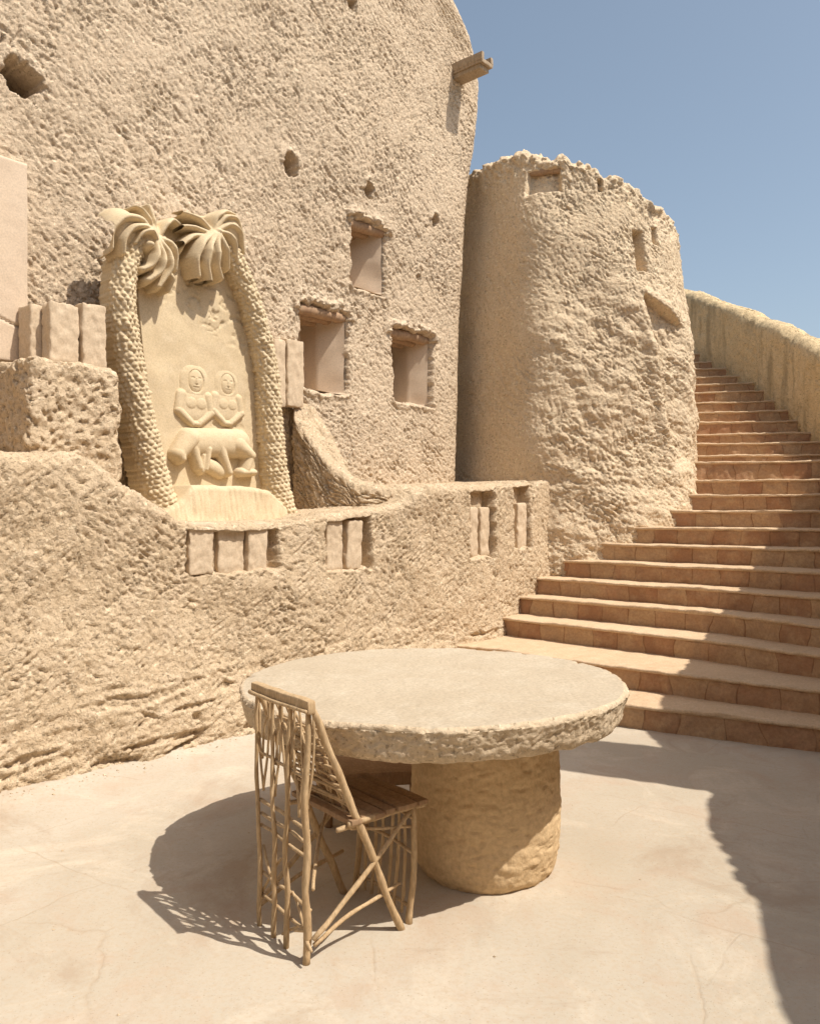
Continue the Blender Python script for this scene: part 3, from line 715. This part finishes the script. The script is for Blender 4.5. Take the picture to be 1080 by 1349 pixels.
# grit and crumbs of fallen plaster along the foot of the wall
pv, pf = [], []
prng = random.Random(5)
gp = [world(prng.uniform(-6, .2), 1.08+abs(prng.gauss(0, .07)), 0) for i in range(420)]+[np.array([prng.uniform(-2.4, 2.0), prng.uniform(1.9, 6.2), 0]) for i in range(90)]
gz_ = near_floor(np.array([p[0] for p in gp]), np.array([p[1] for p in gp]))
for i, q_ in enumerate(gp):
    r_ = prng.uniform(.0025, .007)*(1.7 if i < 45 else 1); o_ = len(pv)
    for (x, y, z) in ((1, 0, 0), (-1, 0, 0), (0, 1, 0), (0, -1, 0), (0, 0, .8), (0, 0, -.6)):
        pv.append((q_[0]+r_*x*prng.uniform(.6, 1.2), q_[1]+r_*y*prng.uniform(.6, 1.2), gz_[i]+r_*.15+r_*z*prng.uniform(.6, 1.2)))
    for t_ in ((0, 2, 4), (2, 1, 4), (1, 3, 4), (3, 0, 4), (2, 0, 5), (1, 2, 5), (3, 1, 5), (0, 3, 5)): pf.append(tuple(o_+j for j in t_))
me = bpy.data.meshes.new('mesh'); me.from_pydata(pv, [], pf); peb = link('grit', me, M_TER); peb['kind'] = 'stuff'

# ------------------------------------------------------------------ carved relief of two palms
rel = empty('carved_relief', tuple(world(-3.8, .35, 1.45)), 'pale carved stone relief of two palms framing two figures and an animal', 'relief')
WB = .30                                   # front of the backing panel
def rz(px, py, w=WB): u = U(px, w); return u, float(Z(py, u, w))
def patch(name, box, hf, w0=WB, res=.008, mat=M_REL, cut=.0015, tex=.002):
    """carved relief piece: a heightfield standing out of the panel, kept where it rises"""
    (pa, ya, pb, yb) = box
    u0, u1 = U(pa, w0), U(pb, w0); um = (u0+u1)/2; z1, z0 = Z(ya, um, w0), Z(yb, um, w0)
    g1 = np.arange(u0, u1, res); g2 = np.arange(z0, z1, res); A, B = np.meshgrid(g1, g2, indexing='ij')
    H = hf(A, B); Hn = H+tex*fbm(A/.05, B/.05, 2.7, 2)*(H > .004)
    keep = (H[:-1, :-1] > cut) | (H[1:, 1:] > cut) | (H[1:, :-1] > cut) | (H[:-1, 1:] > cut)
    P = world(A, w0-.012+Hn*1.0, B); q = grid_quads(*A.shape, False, keep)
    ids = np.unique(q); remap = np.full(A.size, -1); remap[ids] = np.arange(len(ids))
    return link(name, mesh_from(P.reshape(-1, 3)[ids], remap[q]), mat)
def cap(A, B, p0, p1, r0, r1, hgt, flat=.7):
    """tapered capsule as a rounded ridge"""
    ax, az = p0; bx, bz = p1; dx, dz = bx-ax, bz-az; L2 = dx*dx+dz*dz+1e-9
    t = np.clip(((A-ax)*dx+(B-az)*dz)/L2, 0, 1); r = r0+(r1-r0)*t
    d = np.hypot(A-ax-t*dx, B-az-t*dz)/r
    return hgt*np.power(np.clip(1-d*d, 0, 1), .5*flat+.1)
def ell(A, B, c, a, b, hgt, rot=0., pw=.5):
    x, z = A-c[0], B-c[1]; ca, sa = math.cos(rot), math.sin(rot); X_, Z_ = x*ca+z*sa, -x*sa+z*ca
    return hgt*np.power(np.clip(1-(X_/a)**2-(Z_/b)**2, 0, 1), pw)
# backing panel: arched outline traced at its own depth, real thickness
outl = [(222, 645), (212, 610), (199, 540), (188, 460), (182, 390), (184, 330), (200, 302), (225, 290), (250, 283), (280, 284), (300, 306), (318, 345), (338, 410), (350, 480), (356, 560), (358, 645)]
om = np.array([rz(*p) for p in outl]); oc = om.mean(0)
nr = 70; nb_ = 220
dcl = np.vstack([om, om[:1]]); dl = np.r_[0, np.cumsum(np.hypot(*np.diff(dcl, axis=0).T))]; tt = np.linspace(0, dl[-1], nb_, endpoint=False)
ring = np.stack([np.interp(tt, dl, dcl[:, i]) for i in range(2)], 1)
rad = np.r_[np.linspace(.0, 1, nr), 1, 1]; wv = np.r_[np.full(nr, WB), WB-.02, -.12]
PU = oc[0]+(ring[:, 0]-oc[0])[:, None]*rad[None]; PZ = oc[1]+(ring[:, 1]-oc[1])[:, None]*rad[None]
er = sstep(-.05, .4, noise(PU/.5, PZ/.5, 2.2)+.35*sstep(2.5, 3.0, PZ)*sstep(oc[0]-.2, oc[0]+.3, PU))
PW = wv[None]+.008*fbm(PU/.25, PZ/.25, 3.3, 3)-.014*er*sstep(.1, .5, fbm(PU/.07, PZ/.05, 6.1, 2))
adopt(grid_obj('back_panel', world(PU, PW, PZ)[:, ::-1], M_REL, None, wrap=True), rel)
# plinth with chisel marks
g1 = np.linspace(U(190, .5), U(392, .5), 240)
prof = [(.20, 1.36), (.60, 1.36)]
zt_ = np.interp(g1, [g1[0], U(232, .5), U(250, .5), U(320, .5), U(352, .5), U(372, .5), g1[-1]], [1.48, 1.62, 1.745, 1.745, 1.72, 1.60, 1.50])+.012*noise(g1/.08, 1.5, .5)
vv = np.linspace(0, 1, 60); wr = .05
Zp = np.concatenate([1.34+(zt_-wr-1.34)[:, None]*vv[None], (zt_-wr)[:, None]+wr*np.sin(np.linspace(.1, math.pi/2, 10))[None], np.repeat(zt_[:, None], 20, 1)], 1)
Wp = np.concatenate([np.repeat((.60-.05*vv)[None], len(g1), 0), np.repeat((.55-wr+wr*np.cos(np.linspace(.1, math.pi/2, 10)))[None], len(g1), 0), np.repeat(np.linspace(.48, -.05, 20)[None], len(g1), 0)], 1)
Up = np.repeat(g1[:, None], Zp.shape[1], 1)
Wp = Wp+.010*fbm(Up/.03, Zp/.2, 3.9, 2)+.012*fbm(Up/.2, Zp/.2, 1.9, 2)
taper = np.minimum(1, np.minimum(Up-g1[0], g1[-1]-Up)/.15); Wp = -.05+(Wp+.05)*(.45+.55*np.sqrt(np.clip(taper, 0, 1)))
adopt(grid_obj('plinth', world(Up, Wp, Zp), M_REL), rel)
# palm trunks: bowed half-round columns covered in scales
def trunk(pts, r0, r1, w):
    c = np.array([rz(a, b, w) for a, b in pts]); d = np.r_[0, np.cumsum(np.hypot(*np.diff(c, axis=0).T))]
    n = int(d[-1]/.0075); s = np.linspace(0, d[-1], n); q = np.stack([np.interp(s, d, c[:, i]) for i in range(2)], 1)
    for _ in range(160): q[1:-1] = .25*q[:-2]+.5*q[1:-1]+.25*q[2:]
    T = np.gradient(q, axis=0); T /= np.linalg.norm(T, axis=1, keepdims=True); L = np.stack([T[:, 1], -T[:, 0]], 1)
    rad = np.interp(s/d[-1], [0, .10, .25, 1], [r0*1.45, r0*1.22, r0, r1])
    m = 56; ph = np.linspace(-.35, math.pi+.35, m)
    S = s[:, None]+0*ph[None]; PH = ph[None]+0*s[:, None]
    # rows of overlapping scales
    row = S/.034; rI = np.floor(row); fr = row-rI; colm = PH*rad[:, None]/.040+.5*(rI % 2)+.45*noise(rI*1.7, PH*1.5, .5); cf = colm-np.floor(colm)
    bump = (.017+.008*noise(S/.07, PH*1.3, 6.6))*np.power(np.clip(1-(2*cf-1)**2, 0, 1), 1.0)*np.power(np.clip(1-fr**2, 0, 1), .6)
    rrr = rad[:, None]+bump+.012*noise(S/.08, PH*2, 3.1)-.006*sstep(.2, .5, noise(S/.03, PH*4, 8.1))
    PUo = q[:, 0][:, None]+L[:, 0][:, None]*np.cos(PH)*rrr; PZo = q[:, 1][:, None]+L[:, 1][:, None]*np.cos(PH)*rrr
    PWo = w-.06+np.sin(PH)*rrr*1.15; PWo[:, 0] = .2; PWo[:, -1] = .2
    return link('palm_trunk', mesh_from(world(PUo, PWo, PZo).reshape(-1, 3), grid_quads(n, m)), M_REL)
adopt(trunk([(226, 700), (210, 640), (195, 575), (183, 515), (172, 450), (166, 395), (169, 350), (182, 315), (192, 300)], .094, .072, .42), rel)
adopt(trunk([(376, 690), (368, 630), (362, 565), (359, 500), (350, 445), (336, 395), (318, 350), (302, 322)], .090, .072, .42), rel)
# palm crowns: each a bundle of curling ridged fronds over a raised heart
def crown(fronds, heart, box, seed, domes=()):
    def hf(A, B):
        H = np.zeros_like(A)
        for (pts, w0, w1, hg) in fronds:
            p = np.array([rz(a, b, WB+.2) for a, b in pts]); d = np.r_[0, np.cumsum(np.hypot(*np.diff(p, axis=0).T))]; t = np.linspace(0, d[-1], 26)
            q = np.stack([np.interp(t, d, p[:, i]) for i in range(2)], 1)
            for _ in range(5): q[1:-1] = .25*q[:-2]+.5*q[1:-1]+.25*q[2:]
            f = t/d[-1]
            for i in range(25):
                r = w0+(w1-w0)*f[i]; r2 = w0+(w1-w0)*f[i+1]
                k = hg*(1.0-.25*abs(f[i]-.45)*2)
                H = np.maximum(H, cap(A, B, q[i], q[i+1], r, r2, k, .55))
        H = H*.80+.035
        dm = 0*A
        for (c_, ra, rb) in domes: dm = np.maximum(dm, ell(A, B, rz(*c_, WB+.15), ra, rb, .195, 0, .42))
        H = np.where((H < .04) & (dm < .02), 0, np.maximum(H, dm))
        H = np.maximum(H, ell(A, B, rz(*heart[0], WB+.18), heart[1], heart[1], heart[2]*.85))
        return H
    return patch('palm_crown', box, hf, WB-.02, .0065)
fl = [([(208, 308), (190, 285), (165, 283), (150, 300), (152, 322)], .040, .040, .27), ([(210, 308), (196, 296), (176, 297), (166, 312), (168, 330)], .034, .030, .29),
      ([(210, 312), (202, 302), (188, 305), (182, 318)], .026, .02, .30), ([(212, 306), (203, 284), (196, 270), (188, 266)], .035, .012, .20),
      ([(214, 306), (211, 285), (207, 264)], .040, .012, .18), ([(218, 308), (226, 292), (236, 284), (246, 290)], .036, .02, .20),
      ([(216, 310), (230, 318), (237, 336), (238, 352)], .040, .026, .25), ([(214, 312), (226, 330), (228, 352), (216, 374)], .040, .030, .27),
      ([(212, 314), (218, 334), (215, 356), (202, 366)], .036, .034, .28), ([(210, 314), (210, 332), (204, 348), (194, 352)], .030, .032, .28), ([(226, 350), (232, 368), (230, 380)], .03, .018, .24)]
adopt(crown(fl, ((197, 322), .05, .31), (130, 252, 262, 392), 1, (((170, 300), .15, .17), ((216, 338), .15, .23), ((200, 310), .14, .16))), rel)
frr = [([(288, 300), (276, 288), (258, 278), (243, 272)], .036, .016, .20), ([(286, 303), (268, 297), (250, 293), (238, 300)], .034, .014, .20), ([(282, 306), (262, 306), (248, 318), (244, 342)], .034, .018, .20),
       ([(288, 304), (270, 316), (262, 338), (268, 360)], .040, .034, .27), ([(290, 306), (278, 322), (274, 344), (282, 366)], .036, .034, .29), ([(292, 306), (288, 324), (288, 348), (297, 364)], .034, .030, .29),
       ([(294, 305), (298, 322), (303, 340), (306, 352)], .030, .024, .28), ([(294, 302), (306, 306), (314, 322), (318, 340)], .034, .022, .26), ([(294, 300), (308, 292), (322, 304), (328, 330)], .034, .022, .25),
       ([(292, 298), (302, 282), (318, 284), (328, 306)], .034, .022, .23), ([(290, 298), (292, 282), (304, 274), (318, 278)], .034, .022, .21)]
adopt(crown(frr, ((291, 303), .045, .26), (226, 256, 346, 382), 2, (((281, 330), .16, .22), ((308, 302), .14, .17))), rel)
# two carved half figures
def figure(px, py, sc):
    def hf(A, B):
        u0, z0 = rz(px, py, WB+.03); k = sc
        a, b = (A-u0)/k/1.14, (B-z0)/k          # figure units: 1 = shoulder-to-waist height; origin at the chin
        H = np.zeros_like(a)+0.
        mx = lambda x: np.maximum(H, x)
        bb = np.where(b > .24, (b-.24)/.47, (b-.24)/.42); H = mx(.105*np.power(np.clip(1-(np.abs(a)/.41)**2.6-np.abs(bb)**np.where(b > .24, 2.2, 9), 0, 1), .5))        # long hair / headcloth
        face = ell(a, b, (0.02, .26), .20, .31, .055)                                                 # face
        H = np.where(ell(a, b, (.02, .26), .225, .315, 1) > 0, np.maximum(.062, .05+face*1.25), H)
        H = H-ell(a, b, (-.075, .34), .05, .03, .022)-ell(a, b, (.115, .34), .05, .03, .022)          # eye sockets
        H = H+ell(a, b, (-.075, .335), .028, .02, .012)+ell(a, b, (.115, .335), .028, .02, .012)
        H = H+cap(a, b, (.02, .34), (.02, .21), .02, .04, .024)                                        # nose
        H = H+cap(a, b, (-.05, .13), (.09, .13), .018, .018, .010)-cap(a, b, (-.06, .105), (.10, .105), .008, .008, .01)
        body = .115*np.power(np.clip(1-(np.abs(a)/.46)**4-(np.abs(b+.42)/.44)**4, 0, 1), .5)
        wst = np.interp(b, [-1, -.75, -.4, 0], [.22, .25, .36, .46]); body = body*(np.abs(a) < wst+.12)
        H = np.maximum(H, body)
        H = np.maximum(H, .075+ell(a, b, (-.14, -.36), .15, .16, .035)) if False else H+ell(a, b, (-.13, -.33), .14, .15, .028)+ell(a, b, (.15, -.33), .14, .15, .028)
        for sgn in (-1, 1):
            sh = (sgn*.36, -.12); el = (sgn*.44, -.55); ha = (sgn*.08, -.88)
            H = np.maximum(H, cap(a, b, sh, el, .15, .125, .138)); H = np.maximum(H, cap(a, b, el, ha, .125, .10, .160))
        H = np.maximum(H, ell(a, b, (0, -.88), .13, .10, .175))
        for i in range(4): H = H-cap(a, b, (-.07+.045*i, -.82), (-.06+.045*i, -.94), .010, .010, .014)
        return H*k*1.08
    return patch('carved_figure', (px-36, py-50, px+36, py+70), hf, WB, .0042, M_REL, .002, .0012)
adopt(figure(259, 514, .285), rel); adopt(figure(301, 517, .270), rel)
# the animal below them, head lowered at the left, legs and a small one beneath
def animal(A, B):
    H = np.zeros_like(A); p = rz
    def C(a, b, r0, r1, hg): return cap(A, B, p(*a), p(*b), r0*.0058, r1*.0058, hg, .6)
    for args in (((250, 583), (312, 584), 20, 20, .10), ((246, 578), (230, 598), 15, 11, .12), ((230, 598), (232, 604), 11, 8, .125), ((250, 590), (257, 616), 9, 6, .10),
                 ((268, 592), (264, 618), 6, 5, .11), ((262, 600), (261, 620), 4, 6, .09), ((285, 590), (296, 622), 9, 7, .10), ((308, 586), (324, 600), 14, 9, .12), ((324, 600), (318, 618), 9, 7, .11), ((312, 622), (328, 622), 7, 6, .11), ((272, 612), (288, 620), 10, 11, .07)):
        H = np.maximum(H, C(*args))
    return H
adopt(patch('carved_animal', (208, 552, 352, 640), animal, WB, .005, M_REL, .002, .0015), rel)

# ------------------------------------------------------------------ stone table
tab = empty('round_table', (.25, 3.6, 0), 'large round mud stone table with thick rough edged top on a stout pedestal', 'table')
def lathe(name, c, rads, zs, mat, tex, nth=420, wob=None, mi=None):
    thh = np.linspace(0, 2*math.pi, nth, endpoint=False); rr_ = np.array(rads); z_ = np.array(zs)
    TH = np.repeat(thh[:, None], len(rr_), 1); RR_ = np.repeat(rr_[None], nth, 0); Z_ = np.repeat(z_[None], nth, 0)
    if wob is not None: RR_ = RR_*wob(TH)
    P = np.stack([c[0]+RR_*np.cos(TH), c[1]+RR_*np.sin(TH), Z_], -1); nn = normals(P, True)
    sgn = np.sign((nn[..., :2]*(P[..., :2]-np.array(c))).sum(-1).mean()); nn *= sgn
    s_ = np.r_[0, np.cumsum(np.hypot(np.diff(rr_), np.diff(z_)))]
    P = P+nn*tex(TH, RR_, Z_, s_[None]+0*TH, P)[..., None]
    q = grid_quads(nth, len(rr_), True)
    return link(name, mesh_from(P.reshape(-1, 3), q, True, None if mi is None else np.repeat(np.array(mi[:-1])[None], nth, 0).reshape(-1)), mat)
tr, tt_, tb_ = .85, .80, .655
prof = [(.0001, tb_), (.3, tb_), (.55, tb_-.005)]+[(x, tb_+.005) for x in np.linspace(.6, tr-.09, 14)]
na = 20
prof += [(tr-.075+.055*math.sin(x), tb_+.055-.055*math.cos(x)+.0) for x in np.linspace(.1, math.pi/2, 10)]
prof += [(tr-.02+.02*x, tb_+.055+.07*x) for x in np.linspace(.05, 1, 16)]
prof += [(tr-.022+.022*math.cos(x), tt_-.022+.022*math.sin(x)) for x in np.linspace(0.1, math.pi/2, 10)]
prof += [(x, tt_) for x in np.linspace(tr-.03, .0001, 90)]
def ttex(TH, RR_, Z_, S, P):
    x, y, z = P[..., 0], P[..., 1], P[..., 2]
    side = sstep(tr-.10, tr-.02, RR_)*sstep(tt_+.005, tt_-.02, Z_)
    a = TH*tr
    rough = .008*fbm(a/.12, Z_/.08, .9, 2)+.004*fbm(a/.022, Z_/.018, 4.9, 2)-.006*sstep(.15, .5, noise(a/.03, Z_/.025, 9.9))
    und = sstep(tb_+.06, tb_, Z_)*.008*fbm(x/.1, y/.1, .3, 2)
    top = sstep(tt_-.02, tt_, Z_)*(.006*fbm(x/.35, y/.35, 5.1, 3)+.0022*fbm(x/.04, y/.04, 8.1, 2))
    chips = -.02*sstep(.35, .65, noise(a/.09, 2.2, 3.3))*sstep(tr-.05, tr-.005, RR_)*sstep(tt_-.05, tt_-.01, Z_)
    return side*rough+und+top+chips
def twob(TH): return 1+.010*np.sin(2*TH+.6)+.006*np.sin(3*TH+2)+.004*np.sin(7*TH)
adopt(lathe('tabletop', (.10, 3.69), [p[0] for p in prof], [p[1] for p in prof], [M_TAB, M_RIM], ttex, 900, twob, [0 if i > len(prof)-93 else 1 for i in range(len(prof))]), tab)
zs = np.linspace(-.03, .70, 110)
rp = np.interp(zs, [-.03, .0, .04, .12, .3, .5, .63, .70], [.25, .272, .297, .316, .325, .32, .316, .33])
def ptex(TH, RR_, Z_, S, P):
    a = TH*.32
    return .006*fbm(a/.22, Z_/.16, 2.4, 3)+.003*fbm(a/.10, Z_/.035, 6.4, 2)+.004*noise(a/.03, Z_/.025, 1.4)-.006*sstep(.3, .6, noise(a/.05, Z_/.018, 3.4))
adopt(lathe('pedestal', (.328, 3.58), rp, zs, M_PED, ptex, 300), tab)

# low stool tucked in the shade on the far side of the table
stl = empty('low_stool', (-.2, 4.38, 0), 'low dark wooden stool almost hidden in the shade under the far side of the table', 'stool')
adopt(link('seat', py_mesh(block((-.19, 4.26, .245), DVEC(8), DVEC(98), (0, 0, 1), .30, .27, .035, .012, .004, 41, 10)), M_SEAT), stl)
for sx in (-1, 1):
    for sy in (-1, 1):
        b_ = np.array([-.19, 4.26, 0])+DVEC(8)*sx*.24+DVEC(98)*sy*.20
        adopt(link('leg', py_mesh([tube([b_, b_+np.array([0, 0, .22])], [.022, .024], 8, .003, 50+sx+2*sy)]), M_SEAT), stl)

# ------------------------------------------------------------------ branch chair
ch = empty('stick_chair', (-.3, 3.0, 0), 'rustic chair lashed from bare branches, pushed under the round table', 'chair')
SD = np.array([.63, -.776, 0]); FD = np.array([.776, .63, 0])        # across (towards the near side) and forward
C0 = np.array([-.46, 2.945, 0])                                       # middle of the back, at the floor
def cp_(s, f, z): return C0+SD*s+FD*f+K3*z
cnt = [0]
def stick(name, pts, r, knot=.006, seg=8, mat=M_STICK):
    cnt[0] += 1
    r = [x*.88 for x in r] if isinstance(r, (list, tuple)) else r*.88
    rad = r if isinstance(r, (list, tuple)) else [r*1.05, r, r*.92]
    return adopt(link(name, py_mesh([tube(pts, rad, seg, knot, cnt[0])]), mat), ch)
hw = .195
# back panel: four uprights standing on the floor
for i, (s0, s1, r) in enumerate(((-.165, -hw+.005, .0095), (-.06, -.075, .0095), (.03, .055, .011), (.165, .17, .0145))):
    stick('upright', [cp_(s0, .0, -.005), cp_(s0+.006, .0, .3), cp_((s0+s1)/2-.006, .0, .55), cp_(s1, .005, .865)], [r*1.1, r, r*.8])
for z, a, b in ((.10, -.17, .17), (.185, -.17, .175), (.36, -.175, .17), (.405, -.17, .17), (.455, -.175, .165), (.63, -.18, .17)):
    stick('rung', [cp_(a, .012, z+.012), cp_(0, .016, z+.004), cp_(b, .012, z-.006)], .007)
# fans of thin twigs filling the head of the back panel
rngc = random.Random(11)
for s in (-.155, -.07, .02, .10, .155):
    for ds in (-.055, .05):
        zb0 = .50+rngc.uniform(-.04, .06)
        stick('twig', [cp_(s, .012, zb0), cp_(s+ds*.6, .014, zb0+.17), cp_(max(-.19, min(.19, s+ds)), .012, .86)], .0058, .004, 6)
for s in (-.12, -.02, .085):
    stick('twig', [cp_(s-.055, .018, .62), cp_(s-.045, .018, .76), cp_(s, .018, .815), cp_(s+.045, .018, .76), cp_(s+.055, .018, .62)], .0055, .003, 6)
for (sa, za, sb, zb1) in ((-.17, .12, -.03, .29), (.16, .05, .05, .20), (-.16, .30, -.06, .12), (-.02, .02, .15, .12)):
    stick('twig', [cp_(sa, .014, za), cp_((sa+sb)/2, .014, (za+zb1)/2+.01), cp_(sb, .014, zb1)], .006, .004, 6)
# slanting frame: from the top rail forward and down to the floor
def sl_(s, t, off=0.): return cp_(s, .01+.385*t+off, .872*(1-t))
for s in (-hw+.01, hw-.005):
    stick('slanted_leg', [sl_(s, 0.), sl_(s, .33), sl_(s, .66), sl_(s, 1.01)], [.0135, .0155, .0155, .0165], .004, 10)
for i in range(12):
    t = .10+.034*i
    stick('slat', [sl_(-hw+.012, t, .004), sl_(0, t+.010*rngc.uniform(-1, 1), .006), sl_(hw-.012, t+.012*rngc.uniform(-1, 1), .004)], rngc.uniform(.0055, .008), .006, 6)
for s in (-.11, -.04, .035, .105):
    stick('twig', [sl_(s+.02*rngc.uniform(-1, 1), .03, .01), sl_(s, .25, .013), sl_(s+.02*rngc.uniform(-1, 1), .49, .01)], .0065, .006, 6)
for (a, b) in ((-.15, .0), (0, -.14), (.0, .15), (.15, .02)):
    stick('twig', [sl_(a, .12, .012), sl_((a+b)/2, .3, .014), sl_(b, .47, .012)], .0055, .005, 6)
# top rail: a flat split board with a stick along it
bl = block(cp_(0, -.002, .884), SD, FD, K3, .205, .017, .024, .008, .004, 5, 8)
adopt(link('top_rail', py_mesh(bl), M_STICK), ch)
stick('rail_stick', [cp_(-.20, -.022, .873), cp_(0, -.023, .87), cp_(.20, -.022, .872)], .0085, .003, 8)
# seat of narrow boards
zs_ = .452
pr = []
nbd = 7; f0, f1 = .155, .525
for i in range(nbd):
    fa = f0+(f1-f0)*(i+.5)/nbd
    pr += block(cp_(.0+.006*rngc.uniform(-1, 1), fa, zs_+.004*rngc.uniform(-1, 1)), SD, FD, K3, .205, (f1-f0)/nbd/2-.003, .010, .004, .003, i*3, 6)
adopt(link('seat', py_mesh(pr), M_SEAT), ch)
stick('seat_rail', [cp_(.175, .12, .428), cp_(.178, .34, .43), cp_(.175, .52, .43)], .011); stick('seat_rail', [cp_(-.175, .12, .428), cp_(-.178, .34, .43), cp_(-.175, .52, .43)], .011)
stick('stub', [cp_(.195, .155, .445), cp_(.20, .285, .452)], [.013, .010], .002)
# front legs and the little fence between them
for s in (-.175, .175):
    stick('front_leg', [cp_(s, .445, -.005), cp_(s+.006, .465, .2), cp_(s, .47, .44)], .0135, .006)
for i, s in enumerate((-.12, -.07, -.015, .04, .085, .13)):
    stick('spindle', [cp_(s+.012*rngc.uniform(-1, 1), .45, .02), cp_(s+.012*rngc.uniform(-1, 1), .468, .23), cp_(s, .47, .44)], .0075, .006, 7)
for z in (.06, .27, .40): stick('rung', [cp_(-.18, .455, z), cp_(0, .46, z+.008), cp_(.18, .455, z-.004)], .0075)
# crossed braces on both sides
for s in (-.185, .19):
    stick('brace', [cp_(s, .012, .085), cp_(s+.004, .23, .25), cp_(s-.012, .455, .425)], .0105, .005)
    stick('brace', [cp_(s-.008, .02, .06), cp_(s-.006, .2, .13), cp_(s-.012, .40, .165)], .0085, .005)
    stick('brace', [cp_(s-.016, .18, .42), cp_(s-.014, .33, .385), cp_(s-.014, .46, .36)], .0065, .004)
stick('brace', [cp_(.16, .03, .24), cp_(.0, .15, .30), cp_(-.16, .30, .40)], .008, .006)
stick('stub', [cp_(.165, .0, .075), cp_(.215, -.01, .062)], [.008, .005], .002); stick('stub', [cp_(.165, .0, .11), cp_(.12, -.02, .10)], [.008, .005], .002)
